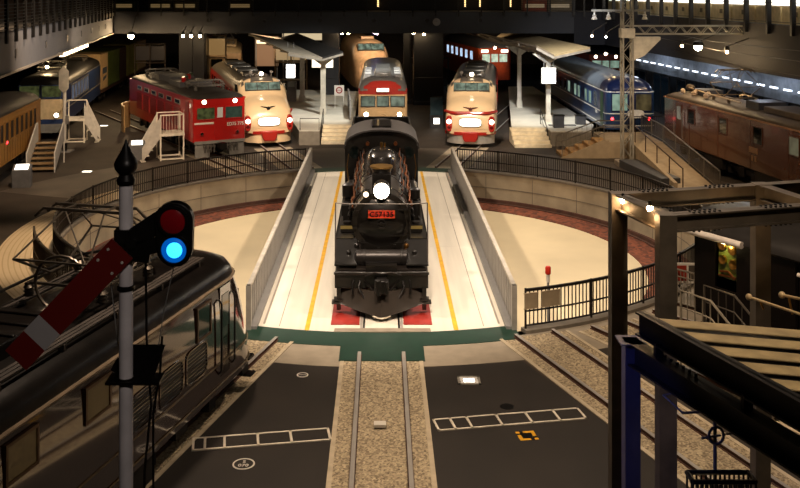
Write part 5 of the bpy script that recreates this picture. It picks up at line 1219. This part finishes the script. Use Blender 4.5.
# strip lamps at lower right
for k in range(26):
    f = k/25; P = Vector((24.45,38,0)).lerp(Vector((21.0,77,0)), f); o = MB(); o.box(-.05,.05,-.4,.4,-.045,.045); o = o.build('strip_lamp', glow('strip_white','#e6f0ff',2)); o.location = (P.x-.15,P.y,3.75); o.rotation_euler = (0,0,rad(5))
    tag(o,'white strip lamp in the row along the lower right wall','strip lamp','strip lamps along the lower right wall')
for k in range(9):
    P = Vector((24.6,40,0)).lerp(Vector((21.0,77,0)), k/8.); t = T('glass_door','dark glazed door in the wall below the strip lamps','door',(P.x-.12,P.y,0),0,'glazed doors along the lower right wall'); t.rotation_euler = (0,0,rad(94.5))
    o = MB(); o.box(-1.6,1.6,0,.06,.05,2.9); o.build('glass_panel', mat('door_glass','#1c2a33',.12,coat=.4), t); o = MB()
    for x in (-1.65,0,1.65): o.box(x-.05,x+.05,-.02,.1,0,3)
    o.build('door_frame', steel_dark, t)

# ---- lamps seen as bright points
def pointlamp(px, py, Y, power, label, r=.1, col='#ffd7a0', pole=None, down=True, mt=None):
    P = Vector(((px-PX)*Y/F, Y, H-(py-PY)*Y/F)); t = T('hall_lamp', label, 'lamp', P)
    o = MB(); o.lathe([(.05,.34),(r*1.1,.3),(r*1.5,.12),(r*1.5,.09),(r*1.1,.08)],(0,0,0)); 
    if pole: o.bar((0,0,.3),(pole[0],pole[1],pole[2]),.05)
    o.build('housing', blackm, t); o = MB(); o.ball((0,0,0),r,12); o.build('bulb', mt or bulb, t)
    if power: lamp('POINT', P+Vector((0,-.25,-.2)), power, col, r)
    return P
pointlamp(131,36,73.2,520,'brightest lamp below the walkway at left, above the freight train',.22,pole=(0,1.7,1.6))
pointlamp(698,47,52.5,170,'brightest lamp mounted on the right balcony face',.22,pole=(1.6,0,1.0))
pointlamp(682,46,56,60,'smaller lamp left of the bright lamp on the right balcony face',.09,pole=(1.6,0,.7),mt=bulb_soft)
pointlamp(727,52,50,60,'smaller lamp right of the bright lamp on the right balcony face',.09,pole=(1.6,0,.9),mt=bulb_soft)
for px, l in ((183,'left'),(191,'middle'),(200,'right')): pointlamp(px,36,73.8,14,'%s of three lamps in a row on dark pillars under the back walkway' % l,.12,pole=(0,1.2,.7),mt=bulb)
for px, py, l in ((342,33,'left lamp of the pair above the tall cream train'),(348.5,33,'right lamp of the pair above the tall cream train'),(413.5,33,'left lamp of the pair above the dark pillars right of centre'),(424,34,'right lamp of the pair above the dark pillars right of centre')): pointlamp(px,py,76.5,14,l,.12,pole=(0,0,.8),mt=bulb)
pointlamp(50,57,62,60,'upper small lamp under the left balcony',.12,pole=(-.6,0,.6)); pointlamp(47,67,61,20,'lower small lamp under the left balcony',.1,pole=(-.8,0,.8))
pointlamp(606,37,64,20,'small lamp below the right corner of the walkway',.08,pole=(1.0,0,.9),mt=bulb_soft); pointlamp(592,36,64,15,'small lamp left of the lamp below the walkway corner',.08,pole=(1.0,0,.9),mt=bulb_soft)
for k in range(5):
    Y = 50.5+k*1.85; P = Vector((-13-.1667*(Y-26)+.2, Y, 6.0)); o = MB(); o.box(-.4,.08,-.75,.75,-.04,.12); t = T('batten_lamp','warm batten lamp in the row under the left balcony','strip lamp',P,9,'batten lamps under the left balcony'); o.build('casing', greyp, t)
    o = MB(); o.box(.1,.14,-.7,.7,-.08,.09); o.box(-.1,.1,-.7,.7,-.09,-.06); o.build('tube', glow('warm_batten','#ffdca8',6), t)

# ---- dim clutter under the walkway at the back
pil = mat('pillar_dark','#141418',.5)
for px, Y, w_, lb in ((187,77,.55,'dark pillar under the back walkway, left of the pair of pillars'),(199.5,77,.5,'dark pillar under the back walkway, right of the pair of pillars'),(331,78,.7,'dark pillar beside the canopy under the back walkway'),(428,79,1.2,'broad dark pillar under the back walkway right of centre'),(407,79,.3,'slim dark pillar under the back walkway behind the railcar')):
    X = (px-PX)*Y/F; o = MB(); o.box(-w_,w_,-w_,w_,0,7.35); o.box(-w_-.06,w_+.06,-w_-.06,w_+.06,0,.3); o.box(-w_-.02,w_+.02,-w_-.02,w_+.02,2.2,2.26); o = o.build('pillar', pil, bevel=.03); o.location = (X,Y,0); tag(o, lb, 'pillar')
def shelfframe(px, Y, w_, h_, lb, z0=0, m=None, lit=None):
    X = (px-PX)*Y/F; t = T('exhibit_rack', lb, 'rack', (X,Y,z0)); o = MB()
    for x in (-w_,0,w_): o.box(x-.06,x+.06,-.06,.06,0,h_)
    for k in range(4): o.box(-w_,w_,-.3,.3,h_*k/3-.05,h_*k/3+.03)
    o.build('frame', m or mat('rack_tan','#6b5434',.6), t)
    if lit: o = MB(); o.box(-w_,w_,.31,.35,h_*.7,h_*.95); o.build('lit_panel', lit, t)
shelfframe(208,80,1.5,5.6,'tan exhibit rack with a lit top behind the red locomotive',lit=glow('rack_lit','#d8a868',.22,'#4a3520'))
shelfframe(150,82,1.3,4.8,'dark exhibit rack at the far left under the walkway',m=mat('rack_dark','#3a2c22',.6),lit=glow('rack_lit2','#a58a70',.03,'#241a12'))
shelfframe(291,84,1.4,4.6,'exhibit rack far behind the left platform canopy',lit=glow('rack_lit3','#e0bc88',.3,'#4a3520'))
shelfframe(430,83,1.6,3.5,'dark machine rack behind the broad pillar right of centre',m=mat('rack_black','#1a1412',.6))
o = MB(); o.box(-1.0,1.0,-.05,.05,0,2.6); o.box(-1.05,1.05,.05,.1,-.05,2.65); t = T('exhibit_board','large softly lit tan display wall far behind the left canopy','display',(-10.4,86,2.6)); o.build('panel', glow('board_lit','#e0a878',.22,'#5a4030'), t)
o = MB(); o.box(-.9,.9,-.07,-.05,2.0,2.3); o.build('caption_strip', glow('board_strip','#ffe0b0',1.2), t); o = MB()
for x in (-.95,.95): o.box(x-.06,x+.06,-.06,.06,-2.6,2.6)
o.build('leg', greyp, t)
o = MB(); o.box(-2.6,2.6,-.05,.05,0,1.9); t = T('exhibit_board','bright cream display wall behind the dark canopy top','display',(-7.0,92,4.6)); o.build('panel', glow('board_lit2','#f0d8ac',.5,'#6a5a40'), t); o = MB()
for x in (-2.5,2.5): o.box(x-.06,x+.06,-.06,.06,-4.6,1.9)
o.build('leg', greyp, t)
o = MB(); o.bar((-.6,0,.2),(.6,0,-.25),.08,.16); o.bar((-.6,0,.2),(-.6,0,1.4),.04); o = o.build('blue_light', glow('blue_tube','#3a46ff',2.2)); o.location=(-.9,79,6.45-.45); tag(o,'small slanting blue light under the back walkway','light')
# ================================================================== FOREGROUND
# ---- semaphore signal
sp = Vector(((126-PX)*8.5/F, 8.5, 0)); t = T('semaphore_signal','semaphore signal with a red white arm, red lens and glowing blue lamp','signal',sp)
pm = mat('post_white','#e4dcdc',.5,var=.1,scale=5)
o = MB(); o.cyl((0,0,4.85),(0,0,7.68),.062,20); o.build('mast', pm, t)
o = MB(); o.cyl((0,0,0),(0,0,4.87),.066,20); o.box(-.3,.3,-.3,.3,0,.3); o.build('mast_base', mat('post_black','#0d0d0f',.5), t)
o = MB(); o.lathe([(.078,0),(.085,.04),(.07,.07),(.06,.09),(.1,.14),(.105,.19),(.085,.23),(.05,.29),(.022,.35),(.004,.4)],(0,0,7.62),n=20); o.build('finial', blackm, t)
def S_(x, y, dy=0): Y = 8.5+dy; return Vector(((x-PX)*Y/F-sp.x, dy, H-(y-PY)*Y/F))
# arm: from pivot down to the lower left
a0, a1 = S_(129,241.5,-.14), S_(16,360,-.14); d = (a1-a0); Lm = d.length; d.normalize(); nrm = Vector((0,-1,0)).cross(d)
def armblk(f0, f1, m, name, w_=.128, th=.02, mm=None):
    p, q = a0+d*Lm*f0, a0+d*Lm*f1; pts = [p-nrm*w_,q-nrm*w_,q+nrm*w_,p+nrm*w_]
    return MB().loft([[v_+Vector((0,-th/2,0)) for v_ in pts],[v_+Vector((0,th/2,0)) for v_ in pts]],smooth=False).build(name, m, t)
ar = mat('arm_red','#6e170f',.45,var=.06); aw = mat('arm_white','#b0aaa8',.45,var=.05)
arm = armblk(.06,.70,ar,'arm'); armblk(.70,.835,aw,'arm_white_band'); armblk(.835,1.0,ar,'arm_end')
o = MB()
for f_, s in ((.12,-.085),(.12,.085),(.21,-.085),(.21,.085)): c = a0+d*Lm*f_+nrm*s; o.lathe([(.014,0),(.01,.012)],c+Vector((0,-.01,0)),(0,-1,0),8)
o.build('rivet', white, arm)
o = MB(); c = S_(130,240,-.1); o.prism([(c.x-.12,c.z-.17),(c.x+.17,c.z-.2),(c.x+.2,c.z+.02),(c.x+.08,c.z+.1),(c.x-.02,c.z+.05)],'y',-.12,-.06); o.cyl(c+Vector((.02,-.06,-.02)),c+Vector((.02,.14,-.02)),.05)
o.box(-.085,.085,-.085,.085,c.z-.1,c.z+.08); o.build('pivot_bracket', blackm, t)
# spectacle with two lenses
r1, r2 = S_(173,221,-.16), S_(174,250,-.16)
o = MB(); ring = []
oc_ = []
for k in range(15): a = rad(0+180*k/14); oc_.append((r1.x+.17*math.cos(a), r1.z+.17*math.sin(a)*.95))
for k in range(15): a = rad(180+180*k/14); oc_.append((r2.x+.155*math.cos(a), r2.z+.155*math.sin(a)))
o.prism(oc_,'y',-.15,-.05); spc = o.build('spectacle', blackm, t, bevel=.008)
o = MB(); o.prism([(c.x,c.z-.06),(r1.x-.12,r1.z-.12),(r1.x-.12,r1.z+.1),(c.x,c.z+.1)],'y',-.13,-.07); o.prism([(c.x,c.z-.16),(r2.x-.1,r2.z-.02),(r2.x-.1,r2.z+.12),(c.x,c.z-.03)],'y',-.13,-.07); o.build('spectacle_arm', blackm, t)
for rc_, m, nm in ((r1, mat('lens_red','#9a121c',.2,coat=.5),'red_lens'),(r2, glow('lens_blue','#0060c8',.5,'#063a63'),'blue_lens')):
    o = MB(); o.lathe([(.112,0),(.135,.0),(.135,.03),(.112,.03),(.112,0)],Vector((rc_.x,-.15,rc_.z)),(0,-1,0),28,cap=False); q = o.build('lens_rim', blackm, spc)
    o = MB(); o.lathe([(.112,.005),(.08,.02),(.003,.03)],Vector((rc_.x,-.15,rc_.z)),(0,-1,0),28); o.build(nm, m, spc)
o = MB(); o.lathe([(.072,.0),(.065,.02),(.003,.035)],Vector((r2.x+.005,-.165,r2.z)),(0,-1,0),24); o.build('lamp_glow', glow('signal_blue','#1a9cff',2.2), spc)
o = MB(); o.lathe([(.1,0),(.1,.2),(.06,.24)],Vector((r2.x,-.05,r2.z)),(0,1,0),18); o.box(r2.x-.08,r2.x+.08,.0,.16,r2.z-.16,r2.z+.18); o.bar((0,.06,r2.z),(r2.x,.06,r2.z),.05); o.build('lamp_case', blackm, t)
for z_, lb in ((S_(126,287).z,'clamp'),(S_(126,379).z,'clamp'),(S_(126,243).z,'clamp')):
    o = MB(); o.lathe([(.063,-.02),(.078,-.02),(.078,.02),(.063,.02)],(0,0,z_),n=20,cap=False); o.build('clamp', blackm, t)
b = S_(126,378).z
o = MB(); o.prism([(-.16,b+.04),(-.12,b+.12),(.0,b+.26),(.33,b+.26),(.24,b+.0),(-.05,b-.03)],'y',.08,.11); o.box(-.16,.32,-.1,.12,b-.025,b+.0); o.build('bracket_plate', blackm, t)
o = MB(); o.tube([(.15,.1,7.0),(.16,.1,6.2),(.2,.1,5.6),(.14,.1,5.0),(.14,.1,3.5),(.14,.1,.3)],.012,6); o.build('control_rod', blackm, t)
o = MB(); o.tube([(.30,.1,b+.34),(.28,.1,b),(.22,.1,b-.35),(.22,.1,.3)],.012,6); o.build('ladder_rail', blackm, t)
o = MB(); o.tube([S_(174,266,-.02),S_(164,310,.05),S_(158,349,.1)],.005,5); o.build('counter_wire', greyp, t)
o = MB(); o.tube([S_(111,283,.1),S_(118,345,.08)],.006,5); o.build('stay_wire', greyp, t)

# ---- brown steel frame at right
fb = mat('frame_brown','#4f463b',.6,var=.3,scale=3); fd = mat('frame_dark','#171517',.5,var=.2)
ft = T('steel_frame','tall brown steel frame of columns and beams strung with bulbs at right','steel frame',(0,0,0))
def hbeam(p, q, w_, h_, m, parent, name, up=(0,0,1)):
    p, q = Vector(p), Vector(q); d = (q-p).normalized(); u = Vector(up)
    if abs(d.dot(u)) > .95: u = Vector((.06,1,0)).normalized()
    a = d.cross(u).normalized(); c = a.cross(d); tk = .025; o = MB()
    M = Matrix((a,d,c)).transposed().to_4x4(); M.translation = p; Lb = (q-p).length
    o.box(-w_/2,w_/2,0,Lb,h_/2-tk,h_/2,0,M); o.box(-w_/2,w_/2,0,Lb,-h_/2,-h_/2+tk,0,M); o.box(-tk/2,tk/2,0,Lb,-h_/2,h_/2,0,M)
    return o.build(name, m, parent)
cA, cB, cC = Vector((3.93,15.8,0)), Vector((4.28,14.3,0)), Vector((6.6,16.55,0)); cD = cB+(cC-cA); zt = 6.0
for c_ in (cA,cB,cC,cD):
    o = MB(); o.box(c_.x-.13,c_.x+.13,c_.y-.13,c_.y+.13,0,zt); o.box(c_.x-.2,c_.x+.2,c_.y-.2,c_.y+.2,0,.06); o.build('column', fb, ft)
for p, q in ((cA,cC),(cB,cD),(cA,cB),(cC,cD)):
    e = (q-p).normalized()*.0; e2 = Vector((0,0,zt-.14)); hbeam(p+e2,q+e2,.2,.26,fb,ft,'beam')
e2 = Vector((0,0,zt-.14)); dd = (cC-cA).normalized(); hbeam(cC+e2,cC+e2+dd*4,.2,.26,fb,ft,'beam'); hbeam(cD+e2,cD+e2+dd*4,.2,.26,fb,ft,'beam')
for p, q in ((cA,cC),(cB,cD)):
    for f_ in (.16,.62):
        o = MB(); n_ = (q-p).normalized()
        for k in range(6):
            for s in (-1,1): b_ = p.lerp(q,f_)+n_*.09*k+Vector((0,0,zt-.14+s*.135)); o.lathe([(.022,-.02),(.022,.02)],b_+n_.cross(Vector((0,0,1)))*.06,(0,0,1),6); o.lathe([(.022,-.02),(.022,.02)],b_-n_.cross(Vector((0,0,1)))*.06,(0,0,1),6)
        o.build('splice_bolt', fd, ft)
wz = H-(205-PY)*15/F
t = T('string_light','thin cable carrying two bright warm bulbs between the brown columns','string light',(cA.x,cA.y,0)); v1 = cB-cA
PB = [Vector(((623-PX)*15.6/F,15.6,H-(200.5-PY)*15.6/F)), Vector(((650-PX)*14.6/F,14.6,H-(208.5-PY)*14.6/F))]
o = MB(); base_ = Vector((cA.x,cA.y,0)); o.tube([Vector((.1,-.12,5.86)),PB[0]-base_+Vector((0,0,.08)),PB[1]-base_+Vector((0,0,.08)),v1+Vector((-.06,.12,5.74))],.012,6); o.build('cable', greyp, t)
for q in PB:
    o = MB(); o.lathe([(.02,.12),(.03,.09),(.03,.04)],q-base_,n=10); h = o.build('socket', blackm, t); o = MB(); o.ball(q-base_,.05,12); o.build('bulb', glow('string_bulb','#ffd49a',90), h); lamp('POINT', q+Vector((-.05,-.1,-.12)), 4, '#ffc88a', .05)
q = Vector(((741-PX)*15.7/F,15.7,H-(224-PY)*15.7/F)); tt = T('hanging_bulb','single warm bulb hanging from the brown beam above the black locomotive','bulb',q); o = MB(); o.cyl((0,0,.05),(0,0,zt-.27-q.z),.012,6); o.lathe([(.03,.04),(.035,.12)],(0,0,0)); o.build('cord', blackm, tt); o = MB(); o.ball((0,0,0),.05); o.build('bulb', glow('string_bulb','#ffd49a',90), tt); lamp('POINT', q+Vector((0,0,-.12)), 5, '#ffc88a', .05)
# ---- slatted canopy roof with its dark frame
e1 = Vector((.326,-.945,0)); e2 = Vector((.968,-.25,0)); zr = 5.2; C0 = Vector((3.36,12.28,0))
t = T('slatted_canopy','near canopy roof of pale boards on a dark steel frame, lower right','canopy',(0,0,0))
bm_ = mat('canopy_boards','#a8936a',.7,var=.25,scale=4)
o = MB(); M = Matrix(((e2.x,e1.x,0,C0.x),(e2.y,e1.y,0,C0.y),(0,0,1,zr-.13),(0,0,0,1))); o.box(.02,6.5,.05,4.6,0,.03,0,M); o.build('gap_shade_sheet', fd, t)  # dark sheet added under the boards to paint the shadow in the gaps
for k in range(9):
    p = C0+e1*(.05+k*.5)+Vector((0,0,zr-.10)); o = MB(); M = Matrix(((e2.x,e1.x,0,p.x),(e2.y,e1.y,0,p.y),(0,0,1,p.z),(0,0,0,1))); o.box(.02,6.5,0,.31,.03,.055,0,M); o.build('board', bm_, t, bevel=.01)
hbeam(C0+Vector((0,0,zr-.14))-e2*.02, C0+e1*5.2+Vector((0,0,zr-.14))-e2*.02, .14,.3,fd,t,'edge_beam')
hbeam(C0+Vector((0,0,zr-.2))-e1*.04, C0+e2*6.5-e1*.04+Vector((0,0,zr-.2)), .12,.14,mat('beam_tan','#8f7c5a',.6),t,'edge_beam')
hbeam(C0+e2*3.2+Vector((0,0,zr-.28)), C0+e1*4.2+e2*3.2+Vector((0,0,zr-.28)), .12,.2,fd,t,'rafter')
c1 = Vector((3.27,12.45,0)); zb = 4.78
hbeam(c1+Vector((0,0,zb-.15)), c1+e1*6.0+Vector((0,0,zb-.15)), .2,.3,fd,t,'main_beam')
for f_ in (0,5.6):
    cc = c1+e1*f_; o = MB(); o.box(cc.x-.1,cc.x+.1,cc.y-.1,cc.y+.1,0,zb); o.box(cc.x-.17,cc.x+.17,cc.y-.17,cc.y+.17,zb-.02,zb); o.box(cc.x-.18,cc.x+.18,cc.y-.18,cc.y+.18,0,.05); o.build('column', mat('column_grey','#4a4a5c',.45), t)
for f_ in (.6,2.2,3.8): 
    p = c1+e1*f_; o = MB(); o.box(p.x-.05,p.x+.05,p.y-.05,p.y+.05,zb-.02,zr-.25); o.build('strut', fd, t)
o = MB()
for k in range(7): p = c1+e1*(.5+k*.12)+Vector((0,0,zb)); o.lathe([(.02,-.0),(.02,.03)],p+e2*.07,(0,0,1),6)
o.build('beam_bolt', blackm, t)

# ---- railings and stair beside the black locomotive
t = T('stair_railing','pale railing at the pit edge in front of the black locomotive','railing',(0,0,0)); gm = mat('railing_pale','#8d8576',.4,.4)
def P_(x,y,z): return at(x,y,z)
p1, p2 = Vector((8.55,28.4,0)), Vector((9.35,27.5,0)); o = MB(); 
o.tube([p1+Vector((0,0,1.1)),p2+Vector((0,0,1.1))],.03,8); o.tube([p1+Vector((0,0,.9)),p2+Vector((0,0,.9))],.02,6); o.tube([p1+Vector((0,0,.12)),p2+Vector((0,0,.12))],.02,6)
for k in range(12): q = p1.lerp(p2,k/11); o.bar(q+Vector((0,0,.1)),q+Vector((0,0,1.08)),.02)
o.build('panel', gm, t)
for q in (p1,p2): o = MB(); o.bar(q,q+Vector((0,0,1.12)),.06); o.build('post', gm, t)
t2 = T('notice_sign','small white framed notice with a red picture beside the black locomotive','sign',(9.1,28.3,0)); o = MB(); o.box(-.42,.42,-.02,.02,.65,1.25); o.cyl((-.35,0,0),(-.35,0,.9),.025); o.cyl((.35,0,0),(.35,0,.9),.025); o.build('frame', white, t2); o = MB(); o.box(-.3,-.02,-.03,-.02,.72,1.18); o.build('red_picture', mat('picture_red','#8a2a18',.5), t2); o = MB(); o.box(.04,.3,-.03,-.02,.72,1.18); o.build('dark_picture', mat('picture_dark','#4a4238',.5), t2)
t = T('boarding_stairs','dark steel stair with railings climbing to the black locomotive cab','stairs',(7.4,22.5,0),-60.6); sm = mat('stair_steel','#4b453d',.45,.4)
for k in range(6): o = MB(); o.box(1.9-k*.28,2.2-k*.28,0,.8,(k+1)*.2-.04,(k+1)*.2); o.build('tread', sm, t)
o = MB(); o.box(-.4,.5,0,.8,1.16,1.2); o.build('landing', sm, t)
for y in (0,.8):
    o = MB(); o.tube([(2.2,y,0),(2.2,y,.95),(.5,y,2.15),(-.4,y,2.15),(-.4,y,0)],.03,8); o.tube([(2.2,y,.6),(.5,y,1.75),(-.4,y,1.75)],.018,6); o.build('handrail', gm if y == 0 else sm, t)
    for k in range(11): x = 2.1-k*.23; o = MB(); o.bar((x,y,max(0,min(1.2,(2.2-x)*.7))),(x,y,min(2.15,.95+(2.2-x)*.706)),.02); o.build('baluster', gm if y == 0 else sm, t)
# brass rods, near
t = T('brass_lever','two brass rods with ball ends rising over the slatted canopy at far right','lever',(0,0,0)); 
for (x0,y0,x1,y1,Y) in ((749,297,812,318,12.6),(782,295,820,303,12.4)):
    a = Vector(((x0-PX)*Y/F,Y,H-(y0-PY)*Y/F)); b = Vector(((x1-PX)*(Y-.6)/F,Y-.6,H-(y1-PY)*(Y-.6)/F)); o = MB(); o.cyl(a,b,.018,10); r_ = o.build('rod', mat('pale_brass','#d9bd90',.3,.2), t); o = MB(); o.ball(a,.045); o.build('ball_end', MATS['pale_brass'], r_)
    c = a.lerp(b,.18); o = MB(); o.cyl(c,Vector((c.x+.05,c.y,zr-.03)),.014,8); o.build('stay', brass, r_)
# ---- ring marker and cage under the canopy
Yk = 11.2; kx = (715-PX)*Yk/F; zk = lambda y: H-(y-PY)*Yk/F
t = T('ring_marker','slim pole with a ring disc and side arms under the slatted canopy','marker',(kx,Yk,0)); sm2 = mat('marker_grey','#8d877e',.5,.1)
o = MB(); o.cyl((0,0,0),(0,0,zk(404)),.022,10); o.build('pole', sm2, t); o = MB(); o.tube([(.085*math.cos(a),-.04,zk(434)+.1*math.sin(a)) for a in [2*PI*k/24 for k in range(25)]],.017,8,cap=False); o.build('ring', sm2, t)
o = MB(); o.tube([(.09,-.02,zk(434)),(.42,-.02,zk(429))],.012,6); o.tube([(0,0,zk(411)),(-.38,0,zk(413)),(-.52,.3,zk(406)),(-.2,.3,zk(402))],.016,6); o.tube([(-.17,-.03,zk(437)),(.06,-.03,zk(434))],.014,6); o.build('side_arm', sm2, t)
t = T('walkway_cage','dark railed cage below the ring marker at the bottom right','cage',(kx-.02,Yk-.25,0)); o = MB()
x0, x1 = -.32, .4; o.tube([(x0,0,zk(486)),(x0,0,zk(471)),(x1,0,zk(471)),(x1,0,zk(486))],.03,8); o.tube([(x0,.22,zk(471)),(x1,.22,zk(471))],.03,8); o.tube([(x0,0,zk(471)),(x0,.22,zk(471))],.03,8); o.tube([(x1,0,zk(471)),(x1,.22,zk(471))],.03,8); o.build('top_rail', fd, t)
o = MB()
for k in range(14): x = x0+(x1-x0)*k/13; o.bar((x,0,2.6),(x,0,zk(472)),.02); o.bar((x,.22,2.6),(x,.22,zk(472)),.02)
o.build('baluster_panel', fd, t); o = MB(); o.box(x0,x1,-.02,.24,2.5,2.6); o.build('cage_floor', fd, t)
for x in (x0,x1):
    for y in (0,.22): o = MB(); o.bar((x,y,0),(x,y,2.55),.06); o.build('leg', fd, t)
t = T('floor_lantern','small warm lantern shining inside the railed cage at the bottom right','lamp',(kx+.05,Yk-.05,2.6)); o = MB(); o.lathe([(.08,0),(.08,.04),(.03,.06),(.03,.3)],(0,0,0)); o.build('base', blackm, t); o = MB(); o.ball((0,0,.36),.06); o.build('bulb', bulb_soft, t)
# ---- dark low equipment on the pavement at right
t = T('buffer_post','thin post with a pale tip on the pavement behind the brown columns','post',at(657,398)); o = MB(); o.cyl((0,0,0),(0,0,.8),.03); o.build('pole', greyp, t); o = MB(); o.lathe([(.05,0),(.06,.1),(.03,.14)],(0,0,.78)); o.build('tip', white, t)
mb = MB(); mb.box(11.2,11.5,14,20,0,.9); tag(mb.build('low_wall', dgrey, bevel=.02),'low dark wall right of the black locomotive','wall')

# ================================================================== LIGHT
W = bpy.data.worlds.new('hall_air'); S.world = W; W.use_nodes = True
W.node_tree.nodes['Background'].inputs[0].default_value = (.9,.62,.42,1); W.node_tree.nodes['Background'].inputs[1].default_value = .03
WARM = '#ffe9d2'
lamp('SPOT', (-4,42,12), 3000, '#fff0e0', .4, (-17,46,6.8), 60, .9)           # added to brighten the left balcony face
for x, y in ((-7,31),(7,31),(-7,45),(7,45)):          # hall floodlights over the turntable
    lamp('SPOT', (x,y,14.5), 4700, WARM, .5, (x*.35,CY+(y-CY)*.4,0), 78, .45)
lamp('SPOT', (0,20,14.5), 6000, WARM, .4, (0,29.5,0), 46, .6)
for x, y in ((-4,19),(5,19)): lamp('SPOT', (x,y,14.5), 3300, '#ffe3c6', .5, (x*1.0,y+1,0), 100, .9)      # over the pavement in front
lamp('SPOT', (-11,35,14), 4500, '#ffdcb4', .4, (-13.4,34,0), 40, .8)
lamp('SPOT', (-3.5,45,13.5), 10000, WARM, .4, (-7.0,58,1.8), 32, .7)
lamp('SPOT', (3,45,13.5), 11500, WARM, .4, (5.6,57,1.8), 30, .7)
lamp('SPOT', (0,44,13.5), 8500, WARM, .4, (0,58,2), 28, .7)
lamp('SPOT', (-8,38,13.5), 6000, '#ffe0c0', .4, (-10.5,54,1.5), 44, .8)
lamp('SPOT', (-12,38,13.5), 5000, '#ffdcb6', .4, (-17.5,49,0), 70, .9)
lamp('SPOT', (9,40,13.5), 4500, '#ffdcb6', .4, (13,51,0), 55, .9)
lamp('SPOT', (11,32,13.5), 2300, '#ffd6a8', .4, (17.5,46,2), 50, .9)
lamp('SPOT', (1,56,12), 8500, '#f6f4ec', .4, (-4.5,69,0), 55, .8)
lamp('SPOT', (9,54,12), 8500, '#f6f4ec', .4, (11,66,0), 50, .8)
lamp('SPOT', (9,46,13), 7000, '#eef2ff', .4, (14.5,65,3.0), 42, .8)
lamp('SPOT', (-11,50,12), 5000, '#ffe4c4', .4, (-20.5,63,2), 46, .8)
lamp('SPOT', (-15,76.5,7.0), 7000, '#ffdcb0', .3, (-24.5,90,3), 50, .8)
lamp('SPOT', (0,76.5,7.1), 5500, '#ffe0bc', .3, (-.5,86,3.5), 40, .8)
lamp('SPOT', (-8,76.5,7.1), 2500, '#ffe0bc', .3, (-12,86,3), 50, .8)
lamp('SPOT', (8.5,76.5,7.1), 2600, '#ffe0bc', .3, (10.2,90,4), 40, .8)
for k in range(4): lamp('POINT', (24.1-k*9*.0886-1.7,45+k*9,5.2), 90, '#dce8ff', .3)
for k in range(4): lamp('POINT', (20.05-k*.62,47+k*8,10.2), 90, '#fff2dc', .3)         # added lamps that brighten the gallery panels
lamp('SPOT', (-1.6,9.5,7.2), 300, '#8088ff', .1, (3.2,12.4,3.4), 30, .6)
lamp('SPOT', (6,9,12), 900, '#ffe6c8', .3, (5,11.5,5), 70, .8)
lamp('SPOT', (0.5,2.5,11.0), 230, '#fff0e4', .3, (-2.4,8.5,6.0), 55, .8)          # unseen spot added to brighten the semaphore
lamp('SPOT', (5,18,13.5), 2000, '#ffdcb4', .3, (9.5,23,3.0), 50, .8)

# ================================================================== CAMERA
cam = bpy.data.cameras.new('camera'); co = bpy.data.objects.new('camera', cam); COL.objects.link(co); S.camera = co
co.location = (0,0,H); co.rotation_euler = (PI/2,0,0)
cam.sensor_fit = 'HORIZONTAL'; cam.sensor_width = 36; cam.lens = 36*F/800
cam.shift_x = (400-PX)/800; cam.shift_y = (PY-244)/800; cam.clip_end = 300; cam.clip_start = .1
S.view_settings.view_transform = 'Standard'; S.view_settings.look = 'None'; S.view_settings.gamma = 1; S.view_settings.use_curve_mapping = False
S.view_settings.exposure = 0.55
S.cycles.use_denoising = True; S.cycles.max_bounces = 6; S.cycles.sample_clamp_indirect = 4
